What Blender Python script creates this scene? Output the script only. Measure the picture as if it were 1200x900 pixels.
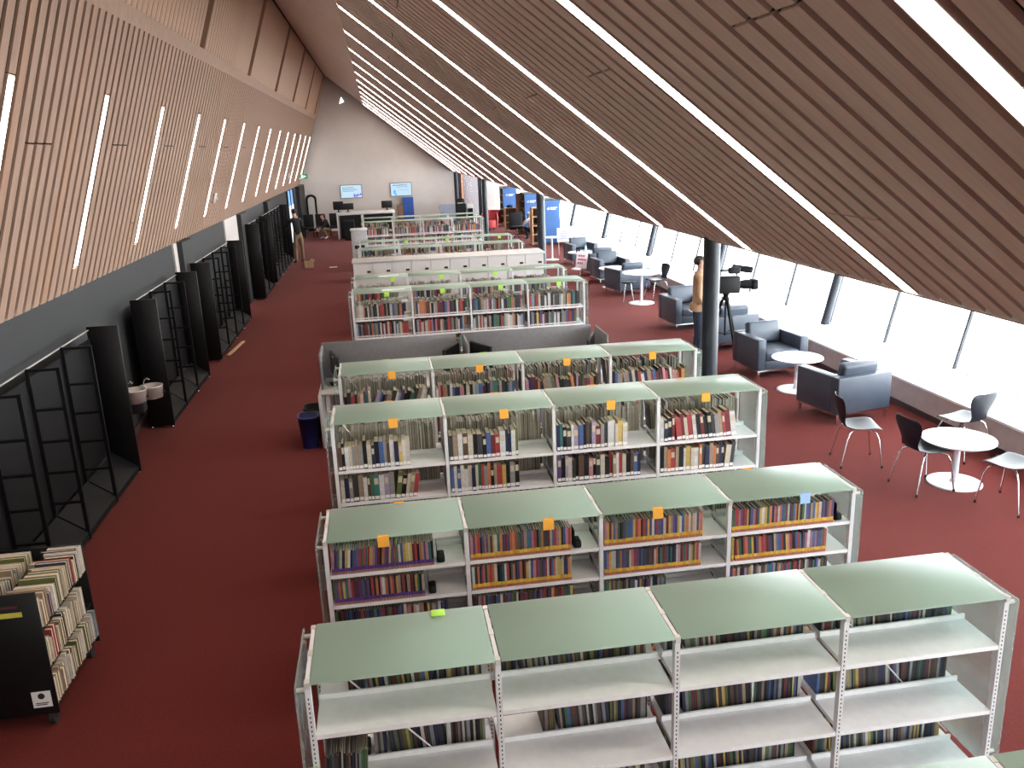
import bpy, bmesh, math, random
from mathutils import Vector, Matrix
random.seed(7)
scene = bpy.context.scene
for o in list(bpy.data.objects): bpy.data.objects.remove(o)
COL = scene.collection

# ------------------------------------------------------------------ camera
H = 3.66
FPX, PITCH, YAW, ROLL = 999.1, .273465, .144302, -.039137
cp, sp, cy, sy, cr, sr = (math.cos(PITCH), math.sin(PITCH), math.cos(YAW), math.sin(YAW), math.cos(ROLL), math.sin(ROLL))
fw = Vector((sy*cp, cy*cp, -sp)); rt = Vector((cy, -sy, 0)); up = rt.cross(fw)
rt2 = cr*rt + sr*up; up2 = -sr*rt + cr*up
cam_d = bpy.data.cameras.new('camera'); cam = bpy.data.objects.new('camera', cam_d); COL.objects.link(cam)
cam.matrix_world = Matrix(((rt2.x, up2.x, -fw.x, 0), (rt2.y, up2.y, -fw.y, 0), (rt2.z, up2.z, -fw.z, H), (0, 0, 0, 1)))
cam_d.sensor_width = 36; cam_d.sensor_fit = 'HORIZONTAL'; cam_d.lens = FPX/1200*36
cam_d.clip_start = .05; cam_d.clip_end = 400
scene.camera = cam

# ------------------------------------------------------------------ world, exposure
WORLD_STRENGTH = 13.0
LED_CEILING = 20.0
LED_WALL = 12.0
wd = bpy.data.worlds.new('world'); scene.world = wd; wd.use_nodes = True
bg = wd.node_tree.nodes['Background']; bg.inputs[0].default_value = (.93, .965, 1.0, 1); bg.inputs[1].default_value = WORLD_STRENGTH
vs = scene.view_settings
vs.view_transform = 'Standard'; vs.look = 'None'; vs.gamma = 1; vs.use_curve_mapping = False; vs.exposure = 0.42

# ------------------------------------------------------------------ room numbers
Y0, Y1 = -9.0, 42.2            # wall behind the camera / end wall
XB, ZB, SL = -3.55, H-1.42, .345   # foot of the leaning timber wall
XE, ZE, MS = 3.65, H-1.115, -.785  # eave of the sloping ceiling
XR = (ZE - MS*XE - (ZB - XB/SL))/(1/SL - MS)   # ridge: where both planes meet
ZR = ZE + MS*(XR-XE)
LSP, LY0 = 2.577, 10.36        # wall lights
CSP, CY0 = 2.718, 2.70         # ceiling lights
XW = 6.87; XG = 7.75; ZS = .40; LEAN = .235   # low wall, glass foot, sill height, outward lean

# ------------------------------------------------------------------ materials
MATS = {}
def pm(name, col, rough=.6, metal=0, var=.08, scale=18, bump=0, bscale=200, spec=.5, trans=0, stretch=None, coat=0):
    if name in MATS: return MATS[name]
    m = bpy.data.materials.new(name); m.use_nodes = True; nt = m.node_tree; b = nt.nodes['Principled BSDF']
    b.inputs['Roughness'].default_value = rough; b.inputs['Metallic'].default_value = metal
    b.inputs['Specular IOR Level'].default_value = spec
    if trans: b.inputs['Transmission Weight'].default_value = trans
    if coat: b.inputs['Coat Weight'].default_value = coat
    tc = nt.nodes.new('ShaderNodeTexCoord'); mp = nt.nodes.new('ShaderNodeMapping')
    nt.links.new(tc.outputs['Object'], mp.inputs['Vector'])
    if stretch: mp.inputs['Scale'].default_value = stretch
    nz = nt.nodes.new('ShaderNodeTexNoise'); nz.inputs['Scale'].default_value = scale; nz.inputs['Detail'].default_value = 4
    nt.links.new(mp.outputs[0], nz.inputs['Vector'])
    rp = nt.nodes.new('ShaderNodeValToRGB')
    c = Vector(col[:3]); lo = c*(1-var*1.6); hi = c*(1+var*1.6)
    rp.color_ramp.elements[0].position = .3; rp.color_ramp.elements[1].position = .7
    rp.color_ramp.elements[0].color = (*lo, 1); rp.color_ramp.elements[1].color = (min(hi.x, 1), min(hi.y, 1), min(hi.z, 1), 1)
    nt.links.new(nz.outputs['Fac'], rp.inputs['Fac']); nt.links.new(rp.outputs['Color'], b.inputs['Base Color'])
    if bump:
        n2 = nt.nodes.new('ShaderNodeTexNoise'); n2.inputs['Scale'].default_value = bscale
        nt.links.new(mp.outputs[0], n2.inputs['Vector'])
        bp = nt.nodes.new('ShaderNodeBump'); bp.inputs['Strength'].default_value = bump; bp.inputs['Distance'].default_value = .004
        nt.links.new(n2.outputs['Fac'], bp.inputs['Height']); nt.links.new(bp.outputs[0], b.inputs['Normal'])
    MATS[name] = m; return m
def em(name, col, s):
    if name in MATS: return MATS[name]
    m = bpy.data.materials.new(name); m.use_nodes = True; nt = m.node_tree; nt.nodes.clear()
    o = nt.nodes.new('ShaderNodeOutputMaterial'); e = nt.nodes.new('ShaderNodeEmission')
    e.inputs[0].default_value = (*col, 1); e.inputs[1].default_value = s; nt.links.new(e.outputs[0], o.inputs[0])
    MATS[name] = m; return m
def glassy(name, tint, fac, rough=.05):
    if name in MATS: return MATS[name]
    m = bpy.data.materials.new(name); m.use_nodes = True; nt = m.node_tree; nt.nodes.clear()
    o = nt.nodes.new('ShaderNodeOutputMaterial'); t = nt.nodes.new('ShaderNodeBsdfTransparent'); g = nt.nodes.new('ShaderNodeBsdfPrincipled')
    mx = nt.nodes.new('ShaderNodeMixShader'); t.inputs[0].default_value = (*tint, 1)
    g.inputs['Base Color'].default_value = (*tint, 1); g.inputs['Roughness'].default_value = rough
    mx.inputs[0].default_value = fac; nt.links.new(t.outputs[0], mx.inputs[1]); nt.links.new(g.outputs[0], mx.inputs[2]); nt.links.new(mx.outputs[0], o.inputs[0])
    MATS[name] = m; return m

carpet = pm('carpet', (.13, .0165, .013), .95, var=.10, scale=60, bump=.8, bscale=260, spec=.1)
_b = carpet.node_tree.nodes['Principled BSDF']; _b.inputs['Sheen Weight'].default_value = .06; _b.inputs['Sheen Roughness'].default_value = .45
slat_wood = pm('slat_wood', (.36, .235, .175), .55, var=.09, scale=3, stretch=(9, 9, .5), spec=.35)
slat_wood2 = pm('slat_wood_warm', (.37, .225, .155), .55, var=.09, scale=3, stretch=(9, 9, .5), spec=.35)
board_wood = pm('board_wood', (.42, .265, .18), .5, var=.11, scale=4, stretch=(8, 8, .35), spec=.35)
wood_back = pm('slat_backing', (.085, .05, .04), .8)
charcoal = pm('charcoal_paint', (.017, .018, .020), .7, var=.05)
white_wall = pm('white_wall', (.56, .52, .50), .8, var=.02, scale=2)
soffit_m = pm('soffit_white', (.72, .70, .68), .8, var=.02)
lowwall_m = pm('low_wall_board', (.50, .40, .37), .7, var=.05, scale=6)
plinth_m = pm('dark_plinth', (.05, .03, .03), .6)
sill_m = pm('sill_white', (.82, .82, .82), .45, var=.02)
frame_dark = pm('frame_dark', (.02, .025, .032), .5, var=.05)
column_m = pm('column_paint', (.009, .013, .021), .42, var=.06)
black = pm('black_metal', (.007, .007, .008), .6, var=.1, spec=.15)
black_sat = pm('black_satin', (.007, .007, .008), .45, var=.1, spec=.25)
black_plastic = pm('black_plastic', (.012, .012, .013), .55, spec=.25)
shelf_white = pm('shelf_white', (.82, .81, .82), .42, var=.02)
post_white = pm('upright_white', (.70, .69, .70), .45, var=.02)
chrome = pm('chrome', (.75, .75, .77), .18, metal=1, var=.02)
steel = pm('brushed_steel', (.62, .60, .57), .42, metal=.55, var=.06, stretch=(1, 1, 12))
def frosted(name, col):
    m = bpy.data.materials.new(name); m.use_nodes = True; nt = m.node_tree; nt.nodes.clear()
    o = nt.nodes.new('ShaderNodeOutputMaterial'); d = nt.nodes.new('ShaderNodeBsdfDiffuse'); t = nt.nodes.new('ShaderNodeBsdfTranslucent'); g = nt.nodes.new('ShaderNodeBsdfGlossy')
    fr = nt.nodes.new('ShaderNodeFresnel'); fr.inputs[0].default_value = 1.25; a = nt.nodes.new('ShaderNodeMixShader'); b = nt.nodes.new('ShaderNodeMixShader')
    nz = nt.nodes.new('ShaderNodeTexNoise'); nz.inputs['Scale'].default_value = 3; rp = nt.nodes.new('ShaderNodeMapRange'); rp.inputs[3].default_value = .34; rp.inputs[4].default_value = .42
    nt.links.new(nz.outputs['Fac'], rp.inputs[0]); nt.links.new(rp.outputs[0], g.inputs['Roughness'])
    d.inputs[0].default_value = (*col, 1); t.inputs[0].default_value = (min(1, col[0]*1.9), min(1, col[1]*1.75), min(1, col[2]*1.85), 1)
    a.inputs[0].default_value = .55; nt.links.new(d.outputs[0], a.inputs[1]); nt.links.new(t.outputs[0], a.inputs[2])
    mu = nt.nodes.new('ShaderNodeMath'); mu.operation = 'MULTIPLY'; mu.inputs[1].default_value = .45; nt.links.new(fr.outputs[0], mu.inputs[0]); nt.links.new(mu.outputs[0], b.inputs[0]); nt.links.new(a.outputs[0], b.inputs[1]); nt.links.new(g.outputs[0], b.inputs[2]); nt.links.new(b.outputs[0], o.inputs[0])
    MATS[name] = m; return m
green_glass = frosted('frosted_green_glass', (.41, .52, .445))
end_glass = glassy('clear_end_glass', (.80, .90, .88), .22)
win_glass = glassy('window_glass', (.98, 1, 1), .04, .02)
orange_note = pm('orange_paper', (.90, .42, .05), .8, var=.03)
green_note = pm('green_paper', (.42, .75, .10), .8, var=.03)
blue_note = pm('blue_paper', (.35, .55, .80), .8, var=.03)
white_paper = pm('white_paper', (.85, .85, .83), .8, var=.02)
pages_m = pm('page_edges', (.72, .60, .46), .85, var=.06, scale=60)
label_m = pm('spine_label_white', (.82, .80, .78), .7, var=.02)
vinyl = pm('armchair_vinyl', (.052, .066, .092), .42, var=.06, scale=8, bump=.15, bscale=300)
table_white = pm('table_laminate', (.82, .83, .86), .25, var=.01)
table_leg = pm('table_leg_white', (.75, .77, .82), .35, var=.02)
chair_dark = pm('dark_chair_shell', (.011, .012, .019), .45, var=.05, spec=.28)
grey_panel = pm('grey_fabric_panel', (.17, .17, .18), .75, var=.05, scale=30)
white_lam = pm('white_laminate', (.56, .54, .53), .4, var=.02)
blue_bin = pm('blue_plastic', (.008, .018, .11), .4)
card_m = pm('cardboard', (.45, .30, .17), .8)
pine = pm('pine_plank', (.60, .38, .20), .6, var=.12, stretch=(1, 8, 8))
blue_panel = pm('blue_panel', (.018, .085, .26), .5, var=.03)
brown_wood = pm('brown_bookcase', (.20, .105, .055), .55, var=.12, stretch=(8, 8, 1))
oak = pm('oak_shelf', (.50, .30, .16), .5, var=.1, stretch=(8, 1, 8))
screen_black = pm('screen_black', (.008, .008, .01), .12)
skin = pm('skin', (.52, .30, .22), .5, var=.04)
tan_cloth = pm('tan_jacket', (.46, .29, .17), .85, var=.06, bump=.3, bscale=120)
jeans = pm('blue_jeans', (.026, .038, .07), .85, var=.12, bump=.3, bscale=150)
khaki = pm('khaki_cloth', (.27, .19, .12), .85, var=.06)
black_cloth = pm('black_cloth', (.014, .014, .018), .9)
white_cloth = pm('white_cloth', (.7, .7, .72), .9)
hair_m = pm('dark_hair', (.03, .018, .012), .6)
red_uph = pm('red_upholstery', (.45, .04, .045), .7)
blue_uph = pm('blue_upholstery', (.03, .10, .42), .7)
orange_wall = pm('orange_wall', (.65, .24, .13), .8)
grey_wall = pm('grey_room_wall', (.42, .43, .46), .8, var=.03)
mirror_m = pm('mirror_pane', (.80, .78, .76), .08, metal=1, var=.01)
rubber = pm('rubber', (.02, .02, .02), .7)
concrete = pm('pale_paving', (.80, .80, .80), .9, var=.03, scale=1)
led_c = em('led_ceiling', (1.0, .92, .82), LED_CEILING)
led_w = em('led_wall', (1.0, .92, .82), LED_WALL)

# ------------------------------------------------------------------ mesh builder
class MB:
    def __init__(s): s.v = []; s.f = []; s.m = []; s.sm = []
    def add(s, vs, fs, mi=0, smooth=False, M=None):
        n = len(s.v)
        s.v += [tuple(M @ Vector(p)) if M else tuple(p) for p in vs]
        for f in fs: s.f.append([i+n for i in f]); s.m.append(mi); s.sm.append(smooth)
        return s
    def box(s, x0, x1, y0, y1, z0, z1, mi=0, M=None):
        if x0 > x1: x0, x1 = x1, x0
        if y0 > y1: y0, y1 = y1, y0
        if z0 > z1: z0, z1 = z1, z0
        vs = [(x0, y0, z0), (x1, y0, z0), (x1, y1, z0), (x0, y1, z0), (x0, y0, z1), (x1, y0, z1), (x1, y1, z1), (x0, y1, z1)]
        return s.add(vs, [(0, 3, 2, 1), (4, 5, 6, 7), (0, 1, 5, 4), (1, 2, 6, 5), (2, 3, 7, 6), (3, 0, 4, 7)], mi, False, M)
    def rbox(s, x0, x1, y0, y1, z0, z1, r=.02, seg=2, mi=0, M=None, puff=0):
        bm = bmesh.new(); bmesh.ops.create_cube(bm, size=1)
        bmesh.ops.scale(bm, vec=(x1-x0, y1-y0, z1-z0), verts=bm.verts)
        bmesh.ops.bevel(bm, geom=bm.edges[:], offset=r, segments=seg, affect='EDGES', profile=.5)
        c = Vector(((x0+x1)/2, (y0+y1)/2, (z0+z1)/2))
        bm.verts.index_update(); bm.faces.index_update()
        s.add([v.co+c for v in bm.verts], [[v.index for v in f.verts] for f in bm.faces], mi, True, M); bm.free(); return s
    def tube(s, pts, r, n=8, mi=0, M=None, caps=True):
        pts = [Vector(p) for p in pts]; rs = r if isinstance(r, (list, tuple)) else [r]*len(pts)
        vs = []; fs = []; ref = None
        for i, p in enumerate(pts):
            t = (pts[min(i+1, len(pts)-1)]-pts[max(i-1, 0)]).normalized()
            if ref is None: ref = Vector((0, 0, 1)) if abs(t.z) < .9 else Vector((1, 0, 0))
            a = t.cross(ref).normalized(); b = a.cross(t).normalized(); ref = b
            for k in range(n):
                g = 2*math.pi*k/n; vs.append(p+(a*math.cos(g)+b*math.sin(g))*rs[i])
        for i in range(len(pts)-1):
            for k in range(n):
                k2 = (k+1) % n; fs.append((i*n+k, i*n+k2, (i+1)*n+k2, (i+1)*n+k))
        s.add(vs, fs, mi, True, M)
        if caps:
            s.add([vs[k] for k in range(n)], [list(range(n))[::-1]], mi, False, M)
            s.add([vs[(len(pts)-1)*n+k] for k in range(n)], [list(range(n))], mi, False, M)
        return s
    def lathe(s, prof, n=24, mi=0, M=None, c=(0, 0)):
        vs = []; fs = []
        for (r, z) in prof:
            for k in range(n):
                g = 2*math.pi*k/n; vs.append((c[0]+r*math.cos(g), c[1]+r*math.sin(g), z))
        for i in range(len(prof)-1):
            for k in range(n):
                k2 = (k+1) % n; fs.append((i*n+k, i*n+k2, (i+1)*n+k2, (i+1)*n+k))
        s.add(vs, fs, mi, True, M); m = len(prof)-1
        if prof[0][0] > 1e-4: s.add([vs[k] for k in range(n)], [list(range(n))[::-1]], mi, False, M)
        if prof[-1][0] > 1e-4: s.add([vs[m*n+k] for k in range(n)], [list(range(n))], mi, False, M)
        return s
    def sphere(s, c, r, mi=0, M=None, n=12, k=8):
        rx, ry, rz = r if isinstance(r, (list, tuple)) else (r, r, r); vs = []; fs = []
        for i in range(k+1):
            th = math.pi*i/k
            for j in range(n):
                ph = 2*math.pi*j/n; vs.append((c[0]+rx*math.sin(th)*math.cos(ph), c[1]+ry*math.sin(th)*math.sin(ph), c[2]+rz*math.cos(th)))
        for i in range(k):
            for j in range(n):
                j2 = (j+1) % n; fs.append((i*n+j, (i+1)*n+j, (i+1)*n+j2, i*n+j2))
        return s.add(vs, fs, mi, True, M)
    def prism(s, poly, axis, a, b, mi=0, M=None):
        def P(u, v, w): return {'x': (w, u, v), 'y': (u, w, v), 'z': (u, v, w)}[axis]
        n = len(poly); vs = [P(u, v, a) for u, v in poly]+[P(u, v, b) for u, v in poly]
        fs = [list(range(n))[::-1], list(range(n, 2*n))]+[(i, (i+1) % n, n+(i+1) % n, n+i) for i in range(n)]
        return s.add(vs, fs, mi, False, M)
    def mesh(s, name, mats, fixn=False):
        me = bpy.data.meshes.new(name); me.from_pydata(s.v, [], s.f)
        if not isinstance(mats, (list, tuple)): mats = [mats]
        for m in mats: me.materials.append(m)
        me.polygons.foreach_set('material_index', s.m); me.polygons.foreach_set('use_smooth', s.sm)
        if fixn:
            bm = bmesh.new(); bm.from_mesh(me); bmesh.ops.recalc_face_normals(bm, faces=bm.faces); bm.to_mesh(me); bm.free()
        me.update(); return me
    def build(s, name, mats, parent=None, fixn=False):
        return link(name, s.mesh(name, mats, fixn), parent)
def link(name, me, parent=None, M=None):
    o = bpy.data.objects.new(name, me); COL.objects.link(o)
    if parent: o.parent = parent
    if M: o.matrix_local = M
    return o
def tag(o, label, cat, group=None):
    o['label'] = label; o['category'] = cat
    if group: o['group'] = group
    return o
def thing(name, label, cat, loc=(0, 0, 0), rz=0, group=None):
    o = bpy.data.objects.new(name, None); COL.objects.link(o); o.empty_display_size = .1
    o.location = loc; o.rotation_euler = (0, 0, rz)
    return tag(o, label, cat, group)
def struct(name, mb, mats, parent=None):
    o = mb.build(name, mats, parent); 
    if not parent: o['kind'] = 'structure'
    return o
def sempty(name):
    o = bpy.data.objects.new(name, None); COL.objects.link(o); o['kind'] = 'structure'; return o
def copy_tree(o, parent=None):
    c = o.copy(); COL.objects.link(c); c.parent = parent
    for ch in list(o.children): copy_tree(ch, c)
    return c
def rot(p, a): return Matrix.Translation(p) @ Matrix.Rotation(a, 4, 'Z')
ORD = ['zeroth', 'first', 'second', 'third', 'fourth', 'fifth', 'sixth', 'seventh', 'eighth', 'ninth', 'tenth', 'eleventh', 'twelfth', 'thirteenth', 'fourteenth', 'fifteenth', 'sixteenth']
def nth(i): return ORD[i] if i < len(ORD) else '%d%s' % (i, {1: 'st', 2: 'nd', 3: 'rd'}.get(i % 10 if i not in (11, 12, 13) else 0, 'th'))

# ------------------------------------------------------------------ room shell
struct('floor', MB().box(XB-.3, 8.6, Y0, Y1+4, -.12, 0), carpet)
struct('ground_outside', MB().box(8.6, 90, -60, 110, -.5, -.3), concrete)
# lower left wall and its pilasters
struct('wall_left', MB().box(XB-.2, XB, Y0, Y1, 0, ZB), charcoal)
for i, (a, b, d, m) in enumerate(((15.42, 15.66, .03, white_wall), (15.66, 16.5, .12, charcoal), (20.6, 22.4, .03, white_wall), (22.4, 23.5, .14, charcoal), (28.0, 29.2, .14, charcoal), (39.5, Y1, .16, charcoal))):
    struct('trim_%d' % (i+1), MB().box(XB, XB+d, a, b, 0, ZB-.002), m)
struct('baseboard_left', MB().box(XB, XB+.02, Y0, 15.4, 0, .12), plinth_m)
# leaning timber wall: frame with u up the slope, n into the room
Lu = Vector((SL, 0, 1)).normalized(); Ln = Vector((1, 0, -SL)).normalized(); Lw = Vector((0, 1, 0))
def LM(y, z):   # local x = along wall (y world), local y = out of the wall, local z = up the slope
    p = Vector((XB+SL*(z-ZB), y, z))
    return Matrix(((Lw.x, Ln.x, Lu.x, p.x), (Lw.y, Ln.y, Lu.y, p.y), (Lw.z, Ln.z, Lu.z, p.z), (0, 0, 0, 1)))
kL = math.sqrt(1+SL*SL)
LT = (ZR-ZB)*kL
timber = struct('wall_timber', MB().box(Y0, Y1, -.25, -.08, 0, LT, 0, LM(0, ZB)), pm('dark_wall_backing', (.014, .007, .005), .9, spec=.1))
ZSLAT = H+1.45; zcap = H+1.62
lp = LSP/12
def slat_mesh(w, th, L, m, seam=None, name='slat'):
    mb = MB()
    if seam: mb.box(-w/2, w/2, -th, 0, 0, seam-.008); mb.box(-w/2, w/2, -th, 0, seam+.008, L)
    else: mb.box(-w/2, w/2, -th, 0, 0, L)
    return mb.mesh(name, m)
SLen = (ZSLAT-ZB)*kL; seamL = (H+.17-ZB)*kL
sw = lp*.66
sm_a = slat_mesh(sw, .022, SLen, slat_wood); sm_b = slat_mesh(sw, .022, SLen, slat_wood, seamL); sm_c = slat_mesh(sw, .022, SLen, slat_wood2); sm_d = slat_mesh(sw, .022, SLen, slat_wood2, .62)
zl0, zl1 = H-1.155, H+.69
low_m = slat_mesh(sw, .022, (zl0-.01-ZB)*kL, slat_wood); up_m = slat_mesh(sw, .022, (ZSLAT-zl1-.01)*kL, slat_wood)
k = -40
while True:
    y = LY0 + k*lp
    if y > Y1-.1: break
    if y > 2.5:
        if k % 12 == 0:
            link('slat', low_m, timber, LM(y, ZB)); link('slat', up_m, timber, LM(y, zl1+.01))
        else:
            g = (k//3) % 4
            link('slat', sm_b if g == 1 else (sm_d if (g == 3 and k % 5 == 0) else (sm_c if k % 7 == 3 else sm_a)), timber, LM(y, ZB))
    k += 1
MB().box(Y0, Y1, -.08, 0, SLen, (zcap-ZB)*kL, 0, LM(0, ZB)).build('cap_board', slat_wood, timber)
# boards of the upper wall, in bays between recessed joints
bz0 = (zcap-ZB)*kL+.004; bl = LT-bz0-.02
bd_a = MB().box(-lp/2+.004, lp/2-.004, -.055, -.012, 0, bl).mesh('board', board_wood)
bd_b = MB().box(-lp/2+.014, lp/2-.014, -.055, -.012, 0, bl).mesh('board', board_wood)
joints = [9.4+5.15*i for i in range(7)]
k = 0; y = 2.6
while y < Y1-.05:
    if not any(abs(y-j) < .09 for j in joints):
        link('board', bd_b if y < 18 else bd_a, timber, LM(y, ZB) @ Matrix.Translation((0, 0, bz0)))
    y += lp
fin = MB().box(-.02, .02, -.055, .03, 0, bl).mesh('fin', board_wood)
for j in joints: link('fin', fin, timber, LM(j+.16, ZB) @ Matrix.Translation((0, 0, bz0)))

# sloping ceiling: local x = along y, local y = into the room, local z = down the slope from the ridge
Cu = Vector((1, 0, MS)).normalized(); Cn = Vector((MS, 0, -1)).normalized()
def CM(y, x):
    p = Vector((x, y, ZE+MS*(x-XE)))
    return Matrix(((0, Cn.x, Cu.x, p.x), (1, Cn.y, Cu.y, p.y), (0, Cn.z, Cu.z, p.z), (0, 0, 0, 1)))
kC = math.sqrt(1+MS*MS); CT = (XE-XR)*kC
ceil = struct('ceiling', MB().box(Y0, Y1, -.3, -.055, 0, CT, 0, CM(0, XR)), wood_back)
XU = -.36                                  # top of the slats / light lines
cpit = CSP/12; cw = cpit*.74; CL = (XE-XU)*kC
cwood_lit = pm('ceiling_slat_wood_bounce_lit', (.56, .42, .355), .55, var=.07, scale=3, stretch=(9, 9, .5), spec=.35)  # wood of the timber wall, colour raised to stand in for bounced light
cm_a = slat_mesh(cw, .028, CL, cwood_lit); cm_b = slat_mesh(cw, .028, CL, cwood_lit, (1.63-XU)*kC); cm_c = slat_mesh(cw, .028, CL, cwood_lit, (2.87-XU)*kC); cm_d = slat_mesh(cw, .028, CL, cwood_lit, (.36-XU)*kC)
k = -8
while True:
    y = CY0+k*cpit
    if y > Y1-.1: break
    if k % 12 != 0:
        g = (k//3) % 4
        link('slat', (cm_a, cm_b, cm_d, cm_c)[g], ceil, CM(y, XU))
    k += 1
pan = MB().box(-CSP/2+.006, CSP/2-.006, -.055, -.006, 0, (XU-.02-XR)*kC).mesh('panel', cwood_lit)
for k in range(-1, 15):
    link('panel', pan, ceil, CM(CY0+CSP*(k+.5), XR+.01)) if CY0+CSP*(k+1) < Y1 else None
MB().box(Y0, Y1, -.3, .0, CT, CT+.02, 0, CM(0, XR)).build('eave_trim', slat_wood2, ceil)
struct('ceiling_ridge', MB().box(XR-.6, XR+.6, Y0, Y1, ZR+.12, ZR+.35).box(XR-.75, XR-.3, Y0, Y1, ZR-.6, ZR+.2), wood_back)
# low flat soffit over the window bay, low wall, sill
struct('ceiling_soffit', MB().box(XE-.02, 8.5, Y0, Y1, ZE-.01+.02, ZE+.25), soffit_m)
struct('wall_right', MB().box(XW, XW+.12, Y0, Y1, .07, ZS-.03), lowwall_m)
struct('baseboard_right', MB().box(XW-.015, XW+.1, Y0, Y1, 0, .075), plinth_m)
struct('trim_20', MB().box(XW-.02, XG+.12, Y0, Y1, ZS-.03, ZS), sill_m)
struct('trim_21', MB().box(XG+.1, XG+.3, Y0, Y1, 0, ZS-.03), lowwall_m)
# leaning windows, one between each pair of mullions
WL = math.sqrt(1+LEAN*LEAN)*(ZE+.1-ZS); Wu = Vector((LEAN, 0, 1)).normalized(); Wn = Vector((1, 0, -LEAN)).normalized()
def WM(y, x=XG):
    return Matrix(((0, Wn.x, Wu.x, x), (1, Wn.y, Wu.y, y), (0, Wn.z, Wu.z, ZS), (0, 0, 0, 1)))
WP = 1.70
n = 0
pane_me = MB().box(.015, WP-.015, -.006, .006, .02, WL).mesh('pane', win_glass)
mul_me = MB().box(-.019, .019, -.03, .012, .02, WL).mesh('mullion', frame_dark)
rail_me = MB().box(.015, WP-.015, -.02, .02, 0, .02).mesh('bottom_rail', sill_m)
for k in range(-11, 19):
    y = 10.43+WP*k; n += 1
    w = sempty('window_%d' % n); w.matrix_world = WM(y)
    link('pane', pane_me, w); link('mullion', mul_me, w); link('bottom_rail', rail_me, w)
for k in range(-4, 6):
    y = 13.78+5.1*k
    struct('trim_%d' % (30+k), MB().tube([(0, 0, 0), (0, 0, WL)], .072, 14, 0, WM(y, XG-.13)), column_m)
# slender round columns along the eave
for i, y in enumerate((9.27, 19.75, 30.3, 41.2)):
    struct('trim_%d' % (40+i), MB().lathe([(.095, 0), (.095, ZE+.06)], 24, c=(XE+.05, y)), column_m)
# end wall with a glazed opening to another room
we = MB()
gx0, gx1, gz = 3.85, 4.95, 2.1
we.box(XB-.6, gx0, Y1, Y1+.2, 0, ZR+.3)
we.box(gx0, gx1, Y1, Y1+.2, ZE-.05, ZE+.2); we.box(gx1, 8.6, Y1, Y1+.2, 0, ZE+.2)
struct('wall_end', we, white_wall)
w = sempty('window_40')
MB().box(gx0+.06, gx1-.06, Y1+.08, Y1+.09, .05, ZE-.1).build('pane', win_glass, w)
MB().box(gx0-.06, gx0+.18, Y1-.08, Y1+.12, 0, ZE-.05).build('jamb', column_m, w)
MB().box(gx1-.12, gx1+.05, Y1-.08, Y1+.12, 0, ZE-.05).build('jamb', column_m, w)
struct('wall_far_room', MB().box(gx0-1, gx1+2.5, Y1+3.8, Y1+4, 0, 3).box(gx1+1.2, gx1+1.4, Y1+.2, Y1+4, 0, 3), grey_wall)
struct('wall_far_room_accent', MB().box(gx0-.4, gx0+.62, Y1+3.6, Y1+3.79, 0, 3), orange_wall)
struct('ceiling_far_room', MB().box(gx0-1, gx1+2.5, Y1+.2, Y1+4, 3, 3.1), soffit_m)
struct('wall_back', MB().box(XB-.2, 8.6, Y0-.2, Y0, 0, ZR+.3), white_wall)
w = sempty('window_42'); MB().prism([(-1.42, H+2.12), (-1.20, H+2.20), (-1.32, H+2.42)], 'y', Y1-.02, Y1-.005).build('pane', em('clerestory_daylight', (.95, .98, 1), 2.0), w)
# ------------------------------------------------------------------ lights
for k in range(-4, 15):
    y = CY0+k*CSP
    if y > Y1-.2: continue
    where = 'overhead behind the camera, %s back' % nth(-k) if k < 0 else 'nearest the camera' if k == 0 else ('last before the white end wall' if y > Y1-3 else '%s from the camera' % nth(k+1))
    t = thing('ceiling_light', 'long white light line in the slatted sloping ceiling, %s' % where, 'light', (0, 0, 0), 0, 'light lines in the sloping ceiling')
    t.matrix_world = CM(y, XU)
    MB().box(-cpit*.40, cpit*.40, -.055, -.021, 0, CL-.03).box(-cpit*.40, -.079, -.021, .001, 0, CL-.03).box(.079, cpit*.40, -.021, .001, 0, CL-.03).build('housing', cwood_lit, t)
    MB().box(-.078, .078, -.02, .0015, .02, CL-.05).build('diffuser', led_c, t)
for k in range(-6, 13):
    y = LY0+k*LSP
    if y > Y1-.3: continue
    t = thing('wall_light', ('upright white light line in the leaning timber wall, %s from the left edge' % nth(k+2)) if k >= -1 else 'timber wall light line outside the picture, %s back' % nth(-1-k), 'light', (0, 0, 0), 0, 'light lines in the timber wall')
    t.matrix_world = LM(y, zl0)
    LL = (zl1-zl0)*kL
    MB().box(-sw/2, sw/2, -.08, -.021, 0, LL).box(-sw/2, -.062, -.021, .001, 0, LL).box(.062, sw/2, -.021, .001, 0, LL).build('housing', slat_wood, t)
    MB().box(-.061, .061, -.02, .0015, .015, LL-.015).build('diffuser', led_w, t)

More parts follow.
